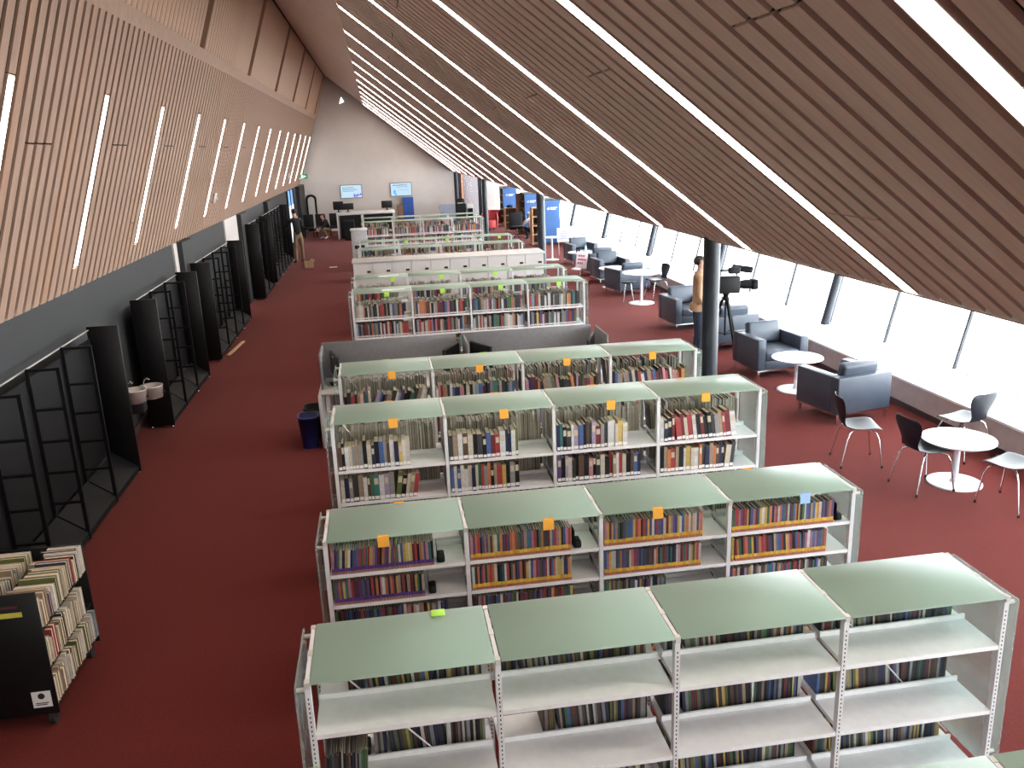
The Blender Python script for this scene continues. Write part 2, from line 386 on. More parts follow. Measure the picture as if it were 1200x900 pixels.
# ------------------------------------------------------------------ library bookcases
X0, BW, NB = -.52, .93, 4
def upright_mesh(top, slots):
    mb = MB().box(-.014, .014, -.02, .02, .0, top-.03)
    if slots:
        z = .2
        while z < top-.08: mb.box(-.003, .003, -.0206, .0206, z, z+.011, 1); z += .026
    return mb.mesh('upright', [post_white, black])
def bookcase(yf, top, levels, label, D=.52, fd=.30, back=False, slots=False, braces=(0, 3), nb=NB, x0=X0, rear=True):
    t = thing('bookcase', label, 'bookcase', (x0, yf, 0), 0, 'rows of glass topped bookcases')
    um = upright_mesh(top, slots)
    for j in range(nb+1):
        for yy in (.022, D-.022): link('upright', um, t, Matrix.Translation((j*BW, yy, 0)))
    gm = MB().rbox(.016, BW-.016, -.012, D+.012, top-.012, top, .003, 1).mesh('glass_top', green_glass)
    for j in range(nb): link('glass_top', gm, t, Matrix.Translation((j*BW, 0, 0)))
    br = MB().box(-.010, .010, .03, D*.45, top-.03, top-.006).box(-.010, .010, D*.55, D-.03, top-.03, top-.006).box(-.013, .013, D*.45, D*.55, top-.034, top-.004, 1).box(-.013, .013, -.006, .03, top-.034, top-.002, 1).box(-.013, .013, D-.03, D+.006, top-.034, top-.002, 1).mesh('top_bracket', [post_white, steel])
    for j in range(nb+1): link('top_bracket', br, t, Matrix.Translation((j*BW, 0, 0)))
    em_ = MB().box(-.005, .005, -.015, D+.015, .05, top-.02).mesh('end_panel', end_glass)
    cl = MB().tube([(-.02, 0, 0), (.02, 0, 0)], .012, 8).mesh('clamp', steel)
    for sx in (-.055, nb*BW+.055):
        e = link('end_panel', em_, t, Matrix.Translation((sx, 0, 0)))
        for yy in (.02, D-.02):
            for zz in (.2, top-.05): link('clamp', cl, e, Matrix.Translation((.022 if sx < 0 else -.022, yy, zz)))
    sf = MB().box(.016, BW-.016, .004, fd, -.025, 0).box(.016, BW-.016, fd-.012, fd, 0, .03).mesh('shelf', shelf_white)
    sr_ = MB().box(.016, BW-.016, fd+.004, D-.004, -.025, 0).mesh('shelf', shelf_white)
    bk = MB().box(-.004, .004, .01, fd, -.025, .05).mesh('shelf_bracket', shelf_white)
    for z in levels:
        for j in range(nb):
            link('shelf', sf, t, Matrix.Translation((j*BW, 0, z)))
            if rear: link('shelf', sr_, t, Matrix.Translation((j*BW, 0, z)))
    MB().box(0, nb*BW, .02, D-.02, 0, .055).build('plinth', post_white, t)
    if back:
        bm_ = MB().box(.016, BW-.016, fd+.001, fd+.004, .06, top-.2).mesh('back_panel', shelf_white)
        for j in range(nb): link('back_panel', bm_, t, Matrix.Translation((j*BW, 0, 0)))
    for j in braces:
        MB().tube([(j*BW+.03, fd+.012, top-.05), (j*BW+BW-.03, fd+.012, .12)], .005, 6).build('brace', steel, t)
    return t
LOW = [.905, .49, .08]; MID = [.955, .73, .50, .275, .08]; TALL = [1.085, .795, .50, .21]
rows = {
 0: (2.07, 1.21, LOW, 'bookcase cut off at the bottom right corner of the picture', {}),
 1: (3.68, 1.21, LOW, 'nearest full bookcase with bare white shelves facing the camera', dict(slots=True)),
 2: (5.228, 1.21, MID, 'second nearest bookcase holding slim paperbacks with yellow bands', dict(back=True, braces=())),
 3: (6.81, 1.51, TALL, 'third nearest bookcase with orange notes and gaps beside its books', {}),
 4: (8.39, 1.51, TALL, 'fourth nearest bookcase with leaning books beside the round column', dict(braces=(0, 3))),
 5: (13.44, 1.51, TALL, 'bookcase with green notes just behind the grey desk screens', dict(braces=())),
 6: (15.0, 1.51, TALL, 'bookcase just in front of the row of white lockers', dict(braces=())),
 8: (19.5, 1.51, TALL, 'bookcase just behind the row of white lockers', dict(braces=())),
 9: (21.15, 1.51, TALL, 'second bookcase behind the white lockers, with blue chairs beyond', dict(braces=())),
 10: (27.1, 1.51, TALL, 'full far bookcase beside the dark column, near the reception desk', dict(braces=())),
 11: (28.75, 1.51, TALL, 'farthest bookcase, its glass top just before the reception desk', dict(braces=())),
}
CASES = {}
for r_, (y, top, lv, lab, kw) in rows.items(): CASES[r_] = bookcase(y, top, lv, lab, **kw)

# ------------------------------------------------------------------ books
PAL = {'black': (.012, .012, .014), 'charcoal': (.05, .05, .055), 'dark red': (.22, .015, .02), 'red': (.50, .03, .03), 'navy': (.02, .03, .10), 'blue': (.05, .13, .38),
       'pale blue': (.22, .36, .46), 'cream': (.66, .58, .45), 'white': (.74, .72, .70), 'grey': (.32, .31, .31), 'tan': (.42, .29, .18), 'brown': (.13, .07, .04),
       'olive green': (.16, .19, .04), 'green': (.05, .20, .09), 'teal': (.03, .22, .22), 'orange': (.70, .20, .04), 'yellow': (.72, .48, .06), 'pink': (.60, .22, .28), 'purple': (.13, .06, .22), 'lilac': (.42, .32, .50)}
for _k, _c in PAL.items():
    _g = sum(_c)/3; PAL[_k] = tuple((v*.80+_g*.20)*.80 for v in _c)
FIC = ['black']*7+['charcoal']*4+['dark red']*4+['red']*3+['navy']*4+['blue']*2+['pale blue']+['cream']*4+['white']*5+['grey']*4+['tan']*3+['brown']*3+['olive green', 'green', 'teal', 'orange', 'orange', 'yellow', 'pink', 'purple', 'lilac']
DARK = ['black']*5+['charcoal']*5+['brown']*3+['navy']*2+['grey']*3+['olive green']*2+['dark red', 'green', 'tan', 'cream']
BRIGHT = ['black']*3+['navy']*3+['blue']*4+['purple']*3+['red']*4+['dark red']*2+['orange']*3+['yellow']*3+['green']*2+['teal']*2+['white']*2+['pink']*2+['brown', 'cream', 'tan', 'charcoal']
PALE = ['cream']*6+['white']*5+['grey']*4+['tan']*4+['brown', 'charcoal', 'olive green']
def fill(x0, x1, hr, tr, pal, fillto=1.0, lean=None):
    """books from left to right: (x, thickness, height, colour, lean angle); lean = (from, to, angle)"""
    out = []; x = x0; end = x0+(x1-x0)*fillto; was = 0; lasth = hr[0]
    while True:
        th = random.uniform(*tr); h = random.uniform(*hr); f = (x-x0)/(x1-x0); a = 0
        if lean:
            for (p, q, ang) in lean:
                if p <= f < q: a = ang
        if a < 0 and was >= 0: x += h*math.sin(-a)
        if was > 0 and a <= 0: x += lasth*math.sin(was)
        if x+th/math.cos(a)+(h*math.sin(a) if a > 0 else 0) > end: break
        c = random.choice(pal)
        if out and c == out[-1][3] and random.random() < .6: c = random.choice(pal)
        out.append((x, th, h, c, a)); x += th/math.cos(a)+.001; was = a; lasth = h
    return out
cov_me = {}
def cover_mesh(c):
    if c not in cov_me:
        m = pm('cover_'+c.replace(' ', '_'), PAL[c], .45, var=.10, scale=6)
        cov_me[c] = MB().box(0, .07, 0, 1, 0, 1).box(.93, 1, 0, 1, 0, 1).box(.07, .93, 0, .02, 0, 1).mesh('book', m)
    return cov_me[c]
pages_me = MB().box(.07, .93, .02, .97, .012, .975).mesh('pages', pages_m)
lab_me = MB().box(.06, .94, -.004, 0, .05, .17).mesh('spine_label', label_m)
block_me = MB().box(.12, .88, -.003, 0, .62, .86).mesh('spine_title', pm('title_block', (.55, .48, .36), .6, var=.2))
NBOOK = [0]
def one_book(x, y, z, th, d, h, c, a, label, group, flip=False, title=False):
    o = link('book', cover_mesh(c)); tag(o, label, 'book', group); NBOOK[0] += 1
    M = Matrix.Translation((x, y, z)) @ Matrix.Rotation(a, 4, 'Y')
    if flip: M = M @ Matrix.Translation((th, d, 0)) @ Matrix.Rotation(math.pi, 4, 'Z')
    o.matrix_world = M @ Matrix.Diagonal((th, d, h, 1))
    link('pages', pages_me, o)
    if not flip: link('spine_label', lab_me, o)
    if title: link('spine_title', block_me, o)
    return o
# everything past the 300 largest goes into one mesh
class Pile:
    def __init__(s): s.v = []; s.f = []; s.c = []
    def box(s, M, x0, x1, y0, y1, z0, z1, c):
        n = len(s.v)
        for p in ((x0, y0, z0), (x1, y0, z0), (x1, y1, z0), (x0, y1, z0), (x0, y0, z1), (x1, y0, z1), (x1, y1, z1), (x0, y1, z1)): s.v.append(tuple(M @ Vector(p)))
        for f in ((4, 5, 6, 7), (0, 1, 5, 4), (1, 2, 6, 5), (2, 3, 7, 6), (3, 0, 4, 7)): s.f.append([i+n for i in f]); s.c.append(c)
    def book(s, x, y, z, th, d, h, c, a=0, flip=False, band=None, label=True):
        if band: _q = random.uniform(.7, 1.08); band = tuple(v*_q for v in band)
        M = Matrix.Translation((x, y, z)) @ Matrix.Rotation(a, 4, 'Y')
        if flip: M = M @ Matrix.Translation((th, d, 0)) @ Matrix.Rotation(math.pi, 4, 'Z')
        k = random.uniform(.8, 1.2); col = tuple(min(1, v*k) for v in PAL[c])
        g = random.uniform(.75, 1.05); pg = (.76*g, .69*g, .58*g)
        w = min(.003, th*.12)
        s.box(M, 0, w, 0, d, 0, h, col); s.box(M, th-w, th, 0, d, 0, h, col); s.box(M, w, th-w, 0, .004, 0, h, col)
        s.box(M, w, th-w, .004, d-.006, .002, h-.005, pg)
        if band:
            s.box(M, -.0003, th+.0003, -.0012, .02, h*.12, h*.26, band); s.box(M, .001, th-.001, -.001, .01, 0, h*.12, (.50, .16, .10) if band[0] > .4 else (.42, .18, .14))
        elif label: s.box(M, th*.08, th*.92, -.001, .001, .012, .036, (.80, .78, .76))
    def build(s, name, label, cat):
        me = bpy.data.meshes.new(name); me.from_pydata(s.v, [], s.f)
        at = me.color_attributes.new('Col', 'FLOAT_COLOR', 'CORNER')
        buf = []
        for f, c in zip(s.f, s.c): buf += [c[0], c[1], c[2], 1]*len(f)
        at.data.foreach_set('color', buf)
        m = bpy.data.materials.new('book_colours'); m.use_nodes = True; nt = m.node_tree; b = nt.nodes['Principled BSDF']
        n = nt.nodes.new('ShaderNodeVertexColor'); n.layer_name = 'Col'; b.inputs['Roughness'].default_value = .5
        nz = nt.nodes.new('ShaderNodeTexNoise'); nz.inputs['Scale'].default_value = 45
        mx = nt.nodes.new('ShaderNodeMixRGB'); mx.blend_type = 'MULTIPLY'; mx.inputs[0].default_value = .35
        nt.links.new(n.outputs[0], mx.inputs[1]); nt.links.new(nz.outputs['Fac'], mx.inputs[2]); nt.links.new(mx.outputs[0], b.inputs['Base Color'])
        me.materials.append(m); o = link(name, me); o['label'] = label; o['category'] = cat; o['kind'] = 'stuff'; return o
pile = Pile()
def bay(j): return X0+j*BW+.025, X0+(j+1)*BW-.025
BAYN = ['first', 'second', 'third', 'fourth']
# third bookcase: the largest readable spines, each its own book
spec3 = {  # (level, bay): fill, lean
 (0, 0): (.70, None), (0, 1): (.68, None), (0, 2): (.74, None), (0, 3): (.80, [(.14, .78, -.12)]),
 (1, 0): (.78, [(.50, .78, .16)]), (1, 1): (.70, None), (1, 2): (.88, None), (1, 3): (.80, [(.66, .8, .10)])}
for (lv, j), (ft, ln) in spec3.items():
    a, b = bay(j); i = 0
    for (x, th, h, c, an) in fill(a, b, (.20, .25), (.022, .048), FIC, ft, ln):
        i += 1
        one_book(x, 6.81+.012+random.uniform(0, .012), TALL[lv], th, random.uniform(.15, .18), h, c, an,
                 '%s book, %s from left on %s shelf, %s bay of third nearest bookcase' % (c, nth(i), ('upper', 'second')[lv], BAYN[j]), 'books on the third nearest bookcase', title=random.random() < .35)
# fourth bookcase: the visible top shelf
spec4 = {0: (.98, [(.30, .9, .30)]), 1: (.95, None), 2: (.90, [(.20, .60, -.15)]), 3: (.92, [(.12, .85, -.14)])}
for j, (ft, ln) in spec4.items():
    a, b = bay(j); i = 0
    for (x, th, h, c, an) in fill(a, b, (.19, .25), (.018, .042), FIC, ft, ln):
        i += 1
        one_book(x, 8.39+.012+random.uniform(0, .012), TALL[0], th, random.uniform(.15, .18), h, c, an,
                 '%s book, %s from left on the top shelf, %s bay of fourth nearest bookcase' % (c, nth(i), BAYN[j]), 'books on the fourth nearest bookcase')
# rear sides and lower shelves
def row_books(y, D, z, j, pal, hr, tr, ft, lean=None, rear=False, band=None, d=(.14, .18), start=0, lab=True):
    a, b = bay(j)
    for (x, th, h, c, an) in fill(a+(b-a)*start, b, hr, tr, pal, ft, lean):
        dd = random.uniform(*d)
        if rear: pile.book(x, y+D-.01-dd, z, th, dd, h, c, an, flip=True)
        else: pile.book(x, y+.012, z, th, dd, h, c, an, band=band, label=lab)
for j in range(4):
    for z in LOW:       # nearest row: books on the far side, seen from behind
        row_books(3.68+.32, .52, z, j, DARK+['navy', 'dark red', 'yellow', 'white', 'blue'], (.235, .275), (.008, .018), .96, [(.1, .6, -.08)], False, d=(.16, .18), lab=False, start=(.16 if z == .905 and j == 0 else .28 if z == .49 and j < 2 else .02))
    for li, z in enumerate(MID):
        ft = [(.78, .80, .82, .88), (.70, .80, .80, .82), (.86, .80, .52, .86), (.8, .8, .6, .8), (.8, .8, .6, .8)][li][j]
        row_books(5.228, .52, z, j, BRIGHT if li < 2 else BRIGHT+DARK, (.165, .185), (.010, .019), ft, [(.0, .45, .09)] if (li == 0 and j == 0) else ([(.02, .6, -.07)] if (li == 1 and j == 3) else None),
                  band=((.10, .05, .30) if j == 0 else (.82, .50, .05)), d=(.11, .12))
        row_books(5.228, .52, z, j, DARK, (.17, .19), (.012, .03), .8, None, True, d=(.11, .13))
    for y in (6.81, 8.39):
        for li, z in enumerate(TALL):
            row_books(y, .52, z, j, PALE if y < 7 else FIC, (.23, .29), (.014, .03), .97, [(.0, .5, -.08)] if j == 3 else None, True)
            if not (y < 7 and li < 2) and not (y > 8 and li == 0): row_books(y, .52, z, j, FIC, (.19, .25), (.018, .042), .85)
    for y in (13.44, 15.0, 19.5, 21.15, 27.1, 28.75):
        for li, z in enumerate(TALL):
            if y in (15.0, 21.15) and li == 0: hh = .62
            else: hh = .9
            row_books(y, .52, z, j, FIC+['orange', 'red', 'cream'], (.19, .25), (.018, .042), hh+.06*((j+li) % 2))
            row_books(y, .52, z, j, FIC, (.20, .26), (.016, .035), .85, None, True)
row_books(3.68, .52, .49, 0, DARK, (.26, .30), (.006, .012), .27, [(0, .27, .07)], d=(.20, .22), lab=False)
for i in range(3): row_books(2.07, .52, .905, i+1, DARK, (.24, .27), (.01, .02), .9, None, True)

# black bookends at the ends of the paperback rows
def bookend(x, y, z, label):
    t = thing('bookend', label, 'bookend', (x, y, z), 0, 'black bookends')
    MB().rbox(0, .05, .0, .10, .0, .055, .012, 2).build('block', black_plastic, t)
    MB().box(-.002, .0, .0, .10, 0, .14).build('plate', black, t)
for (j, lv, f, lab) in ((0, 0, .80, 'black bookend on the top paperback shelf, left bay'), (0, 1, .72, 'black bookend on the second paperback shelf, left bay'), (1, 0, .82, 'black bookend on the top paperback shelf, second bay'), (3, 0, .90, 'black bookend on the top paperback shelf, right bay')):
    a, b = bay(j); bookend(a+(b-a)*f, 5.25, MID[lv], lab)
a, b = bay(0); bookend(a+(b-a)*.20, 3.68+.33, .49, 'black bookend seen under the top shelf of the nearest bookcase')

# ------------------------------------------------------------------ paper notes
def note(x, y, z, w, h, m, label, back=False, group='sticky notes on the bookcase tops'):
    t = thing('sticky_note', label, 'note', (x, y, z), 0, group)
    s = 1 if back else -1
    MB().box(-w/2, w/2, s*.0005, s*.002, -h, .001).build('hanging_flap', m, t)
    MB().box(-w/2, w/2, -s*.022, s*.002, .0005, .002).build('folded_top', m, t)
def notes_for(r_, xs, m, cname, rowname, back=False):
    y, top = rows[r_][0], rows[r_][1]
    for i, x in enumerate(xs):
        mm, cn = (m, cname) if not isinstance(x, tuple) else (x[1], x[2]); xx = x if not isinstance(x, tuple) else x[0]
        note(xx, y+(.52+.013 if back else -.013), top+.001, .075, .075, mm, '%s note on %s edge of %s, %s from left' % (cn, 'back' if back else 'front', rowname, nth(i+1)), back)
notes_for(2, (-.14, .97, 1.74, (2.82, blue_note, 'pale blue')), orange_note, 'orange', 'second nearest bookcase')
notes_for(3, (-.02, .91, 1.84, 2.69), orange_note, 'orange', 'third nearest bookcase')
notes_for(4, (0, .89, 1.80, 2.72), orange_note, 'orange', 'fourth nearest bookcase')
notes_for(2, (-.02, 2.62), orange_note, 'orange', 'second nearest bookcase', True)
notes_for(3, (-.05, .9, 1.8, 2.65), orange_note, 'orange', 'third nearest bookcase', True)
notes_for(4, (-.05, 1.0), green_note, 'green', 'fourth nearest bookcase', True)
notes_for(5, (.02, .90, 1.83, 2.78), green_note, 'green', 'bookcase behind the grey screens')
notes_for(6, (.15, 1.0, 1.95), green_note, 'green', 'bookcase before the white lockers')
notes_for(9, (.6, 1.6, 2.9), green_note, 'green', 'second bookcase behind the lockers')
tag(MB().rbox(.11, .185, 4.14, 4.20, 1.211, 1.222, .002, 1).build('sticky_pad', green_note), 'lime green sticky pad lying on the nearest glass top', 'note')
t = thing('green_tab', 'green paper tab on the lower left upright of the nearest bookcase', 'note', (X0-.03, 3.655, .70))
MB().box(-.04, .045, -.003, -.001, -.05, .05).build('tab', green_note, t)
for (r_, xa, lab) in ((5, -.05, 'white paper strip on the glass top behind the grey screens'), (6, -.1, 'white paper strip on the glass top before the white lockers'), (6, 2.7, 'white paper strip at the right end before the white lockers')):
    y, top = rows[r_][:2]
    tag(MB().box(xa, xa+.36, y+.10, y+.19, top+.0005, top+.012).build('paper_strip', white_paper), lab, 'paper')

# ------------------------------------------------------------------ white locker cabinets
for i in range(10):
    x = -.60+.39*i
    t = thing('locker_cabinet', 'white locker cabinet with black pull, %s from left in the row' % nth(i+1), 'cabinet', (x, 17.42, 0), 0, 'white lockers in a row')
    MB().box(.002, .388, .02, .66, .06, 1.48).build('body', white_lam, t)
    MB().box(.02, .37, .06, .62, 0, .06).build('plinth', plinth_m, t)
    for z0, z1 in ((.07, .53), (.535, .995), (1.0, 1.47)):
        d = MB().box(.005, .385, .0, .019, z0, z1).build('door', white_lam, t)
        MB().rbox(.27, .345, -.008, .0, z1-.19, z1-.15, .006, 2).build('handle', black_plastic, d)
tag(MB().rbox(-.62, 3.32, 17.40, 18.10, 1.48, 1.51, .004, 1).build('worktop', white_lam), 'long white top over the row of lockers', 'worktop')

# ------------------------------------------------------------------ computer desk with grey screens
def pc_desk(x0, x1, y, lab):
    t = thing('computer_desk', lab, 'desk', (0, 0, 0))
    n = 2; w = (x1-x0)/n
    for i in range(n):
        MB().rbox(x0+w*i, x0+w*(i+1)-.05, y-.80, y-.02, .70, .73, .004, 1).build('desktop', white_lam, t)
        MB().rbox(x0+w*i+.0, x0+w*(i+1)-.09, y-.02, y+.02, .35, 1.21, .006, 1).build('screen_panel', grey_panel, t)
        MB().rbox(x0+w*i-.0, x0+w*i+.03, y-.62, y-.02, .73, 1.19, .006, 1).build('side_screen', grey_panel, t)
        for yy in (y-.75, y-.1):
            for xx in (x0+w*i+.05, x0+w*(i+1)-.15): MB().box(xx, xx+.05, yy, yy+.05, 0, .70).build('leg', white_lam, t)
    MB().rbox(x1-.03, x1, y-.62, y+.02, .0, 1.19, .006, 1).build('side_screen', grey_panel, t)
    MB().rbox(x0-.04, x0, y-.80, y+.02, .0, .70, .004, 1).build('side_leg', white_lam, t)
    MB().box(x0+w-.08, x0+w-.03, y-.03, y+.01, 0, 1.15).build('cable_post', brown_wood, t)
    return t
pc_desk(-.90, 2.88, 11.37, 'white computer desk with grey dividing screens behind the fourth bookcase')
def monitor(x, y, z, rz, label, w=.5, h=.30, tilt=0):
    t = thing('monitor', label, 'monitor', (x, y, z), rz, 'computer monitors')
    MB().rbox(-w/2, w/2, -.02, .02, .10, .10+h, .006, 1).build('casing', black_plastic, t)
    MB().box(-w/2+.012, w/2-.012, -.0215, -.02, .115, .10+h-.012).build('screen', screen_black, t)
    MB().box(-.03, .03, .0, .03, 0, .14).build('neck', black_plastic, t)
    MB().rbox(-.11, .11, -.08, .08, 0, .012, .005, 1).build('foot', black_plastic, t)
for x, rz, lab in ((-.72, -1.35, 'black monitor against the left side of the grey desk'), (.80, 1.1, 'black monitor left of the gap between the grey screens'), (1.20, -1.1, 'black monitor right of the gap between the grey screens'), (2.70, 1.2, 'black monitor at the right end of the grey desk')):
    monitor(x, 11.0, .73, rz, lab)
def bin_(x, y, m, label):
    t = thing('waste_bin', label, 'bin', (x, y, 0))
    prof = [(.115, 0), (.15, .40), (.158, .40), (.158, .425), (.142, .425), (.108, .015), (.0, .015)]
    mb = MB(); n = 4
    vs = []; 
    for (r_, z) in prof[:-1]:
        for k in range(16):
            g = 2*math.pi*k/16+math.pi/16; q = 1/max(abs(math.cos(g)), abs(math.sin(g)))**.75; vs.append((r_*q*math.cos(g)*.85, r_*q*math.sin(g), z))
    fs = [(i*16+k, i*16+(k+1) % 16, (i+1)*16+(k+1) % 16, (i+1)*16+k) for i in range(5) for k in range(16)]
    mb.add(vs, fs, 0, True); mb.add(vs[:16], [list(range(16))[::-1]]); mb.add(vs[80:96], [list(range(16))])
    mb.build('tub', m, t)
bin_(-1.10, 10.72, blue_bin, 'dark blue waste bin beside the desk on the aisle'); bin_(-1.06, 11.10, black_plastic, 'black waste bin behind the blue bin')

# ------------------------------------------------------------------ black wall units on the left
FX, BX = -3.09, -3.40
def wall_unit(ys, first, last, label, top=1.80):
    t = thing('wall_rack', label, 'rack', (0, ys[0], 0), 0, 'empty black racks along the left wall')
    lad = MB().box(FX-.035, FX, -.014, .014, .025, top).box(BX, BX+.035, -.014, .014, .025, top)
    for z in (.42, .74, 1.06, 1.38, top-.03): lad.box(BX+.035, FX-.035, -.010, .010, z, z+.026)
    lm = lad.mesh('side_frame', black)
    ep = MB().rbox(BX-.02, FX+.01, -.018, .018, .03, top+.03, .004, 1).mesh('end_panel', black_sat)
    ft = MB().lathe([(.014, 0), (.014, .02), (.008, .035)], 10).mesh('foot', chrome)
    for i, y in enumerate(ys):
        p = (i == 0 and first) or (i == len(ys)-1 and last)
        o = link('end_panel' if p else 'side_frame', ep if p else lm, t, Matrix.Translation((0, y-ys[0], 0)))
        for xx in (FX-.02, BX+.02): link('foot', ft, o, Matrix.Translation((xx, 0, 0)))
    for i in range(len(ys)-1):
        a, b = ys[i]-ys[0]+.016, ys[i+1]-ys[0]-.016
        MB().prism([(FX-.01, .04), (FX-.01, .10), (BX+.03, .30), (BX+.03, .04)], 'y', a, b).build('base_tray', black, t)
        MB().box(BX-.008, BX+.004, a-.016, b+.016, top-.012, top).build('back_rail', steel if True else black, t)
        MB().box(BX-.006, BX, a, b, .3, top-.1).build('back_panel', black, t)
    return t
wall_unit([5.57, 6.5, 7.44, 8.37, 9.31, 10.25], False, True, 'empty black rack nearest the camera on the left wall')
wall_unit([12.07, 13.0, 13.9, 14.82], True, True, 'empty black rack just beyond the drinking fountains')
wall_unit([16.04, 17.03, 18.03, 19.02, 20.02], True, True, 'empty black rack beside the plank on the carpet')
wall_unit([22.9, 23.9, 24.9], True, False, 'empty black rack beyond the white wall panel', 1.93)
wall_unit([25.7, 26.6, 27.5, 28.4, 29.3, 30.2, 31.1], True, True, 'far black rack where the man in khaki trousers stands', 1.93)
tag(MB().rbox(-3.02, -2.95, 16.4, 17.62, 0, .022, .003, 1, 0, Matrix.Translation((-3.0, 17, 0)) @ Matrix.Rotation(-.09, 4, 'Z') @ Matrix.Translation((3.0, -17, 0))).build('wooden_plank', pine), 'pale wooden plank lying on the carpet by the racks', 'plank')
def fountain(x, y, z, label):
    t = thing('drinking_fountain', label, 'fountain', (x, y, z), 0, 'steel drinking fountains')
    MB().lathe([(.10, -.10), (.13, -.09), (.145, .06), (.15, .07), (.14, .075), (.12, .04), (.05, .0), (0, 0)], 24).build('bowl', steel, t)
    MB().tube([(-.09, 0, .05), (-.09, 0, .12), (-.07, 0, .16), (-.03, 0, .17), (-.01, 0, .15)], .011, 8).build('spout', chrome, t)
    MB().tube([(-.10, .0, .04), (-.10, .0, .075)], .03, 10).build('spout_base', steel, t)
    MB().tube([(.145, 0, -.02), (.16, 0, -.02)], .02, 12).build('push_button', black_plastic, t)
    MB().rbox(XB-x+.01, -.11, -.10, .10, -.28, .04, .01, 1).build('wall_arm', charcoal, t)
    MB().box(XB-x+.005, XB-x+.03, -.16, .16, -z+.05, .35).build('wall_plate', black_sat, t)
fountain(-3.22, 10.95, .80, 'steel drinking fountain bowl nearer the front rack'); fountain(-3.14, 11.42, .72, 'lower steel drinking fountain bowl beside the second rack')

# ------------------------------------------------------------------ black book cart
ct = thing('book_cart', 'black metal book cart full of books at the lower left', 'cart', (-2.38, 5.35, 0), .0)
CWd, CLn = .62, .90
for yy in (0, CLn-.02):
    MB().rbox(-CWd, 0, yy, yy+.02, .10, 1.0 if yy == 0 else .92, .004, 1).build('end_panel', black_sat, ct)
for z in (.16, .44, .72):
    MB().box(-CWd+.01, -.01, .02, CLn-.02, z-.02, z).box(-CWd/2-.01, -CWd/2+.01, .02, CLn-.02, z, z+.12).build('shelf', black, ct)
for xx in (-.06, -CWd+.06):
    for yy in (.06, CLn-.06):
        c = MB().tube([(xx-.018, yy, .055), (xx+.018, yy, .055)], .055, 16).build('caster_wheel', rubber, ct)
        MB().box(xx-.028, xx-.02, yy-.02, yy+.02, .05, .13).box(xx+.02, xx+.028, yy-.02, yy+.02, .05, .13).box(xx-.028, xx+.028, yy-.02, yy+.02, .11, .13).build('fork', chrome, c)
MB().box(-.42, -.10, -.002, 0, .84, .875).build('yellow_label', pm('yellow_label', (.62, .55, .08), .7), ct)
MB().box(-.24, -.12, -.002, 0, .905, .925).build('handle_slot', chrome, ct)
st = MB().box(-.15, -.03, -.002, 0, .16, .28).build('white_sticker', label_m, ct)
MB().lathe([(.022, 0), (.022, .002)], 16, 0, Matrix.Translation((-.09, -.002, .245)) @ Matrix.Rotation(math.pi/2, 4, 'X')).box(-.13, -.05, -.0035, -.002, .19, .196).box(-.13, -.06, -.0035, -.002, .178, .184).build('sticker_print', charcoal, st)
CPAL = ['cream']*8+['white']*6+['tan']*2+['pale blue', 'red', 'navy', 'purple', 'charcoal', 'pink', 'olive green', 'black']
for lv, (z, shn) in enumerate(((.72, 'top'), (.44, 'middle'), (.16, 'bottom'))):
    for side in (0, 1):
        if lv and side: continue
        y = 5.375; i = 0; stop = 5.35+CLn-(.03 if lv == 0 or lv == 2 else .18)
        while True:
            th = random.uniform(.020, .042); h = random.uniform(.17, .225); d = random.uniform(.20, .25)
            if y+th > stop: break
            i += 1; c = random.choice(CPAL)
            o = link('book', cover_mesh(c)); NBOOK[0] += 1
            tag(o, '%s book on the black cart, %s shelf %s side, %s from near end' % (c, shn, ('right', 'left')[side], nth(i)), 'book', 'books on the black cart')
            xx = -2.38+random.uniform(-.01, .012) if side == 0 else -2.38-CWd/2-.03
            # spine towards the middle of the cart, fore edge to the aisle; tilted back a little
            M = Matrix.Translation((xx, y+th, z)) @ Matrix.Rotation(math.pi/2, 4, 'Z') @ Matrix.Rotation(math.pi, 4, 'Z') @ Matrix.Translation((0, -d, 0))
            o.matrix_world = M @ Matrix.Diagonal((th, d, h, 1))
            link('pages', pages_me, o)
            y += th+.0015
print('individual books', NBOOK[0])
o = pile.build('shelved_books', 'all other books packed on the bookcase shelves', 'books')

# ------------------------------------------------------------------ armchairs
def armchair():
    t = thing('armchair', '', 'armchair')
    for x in (-.39, .39):
        for y in (-.37, .37): MB().box(x-.016, x+.016, y-.016, y+.016, 0, .12).build('leg', chrome, t)
    MB().box(-.41, .41, -.385, -.365, .115, .14).box(-.41, .41, .365, .385, .115, .14).box(-.41, -.39, -.385, .385, .115, .14).box(.39, .41, -.385, .385, .115, .14).build('base_frame', chrome, t)
    for s in (-1, 1): MB().rbox(s*.36-.07, s*.36+.07, -.41, .275, .14, .63, .018, 3).build('armrest', vinyl, t)
    MB().rbox(-.43, .43, .275, .41, .14, .63, .018, 3).build('back', vinyl, t)
    MB().rbox(-.289, .289, -.395, .27, .14, .285, .012, 2).build('seat_base', vinyl, t)
    MB().rbox(-.288, .288, -.405, .26, .287, .435, .035, 3).build('seat_cushion', vinyl, t)
    M = Matrix.Translation((0, .19, .43)) @ Matrix.Rotation(-.22, 4, 'X')
    MB().rbox(-.283, .283, -.065, .075, .01, .36, .05, 4, 0, M).build('back_cushion', vinyl, t)
    return t
ac = armchair()
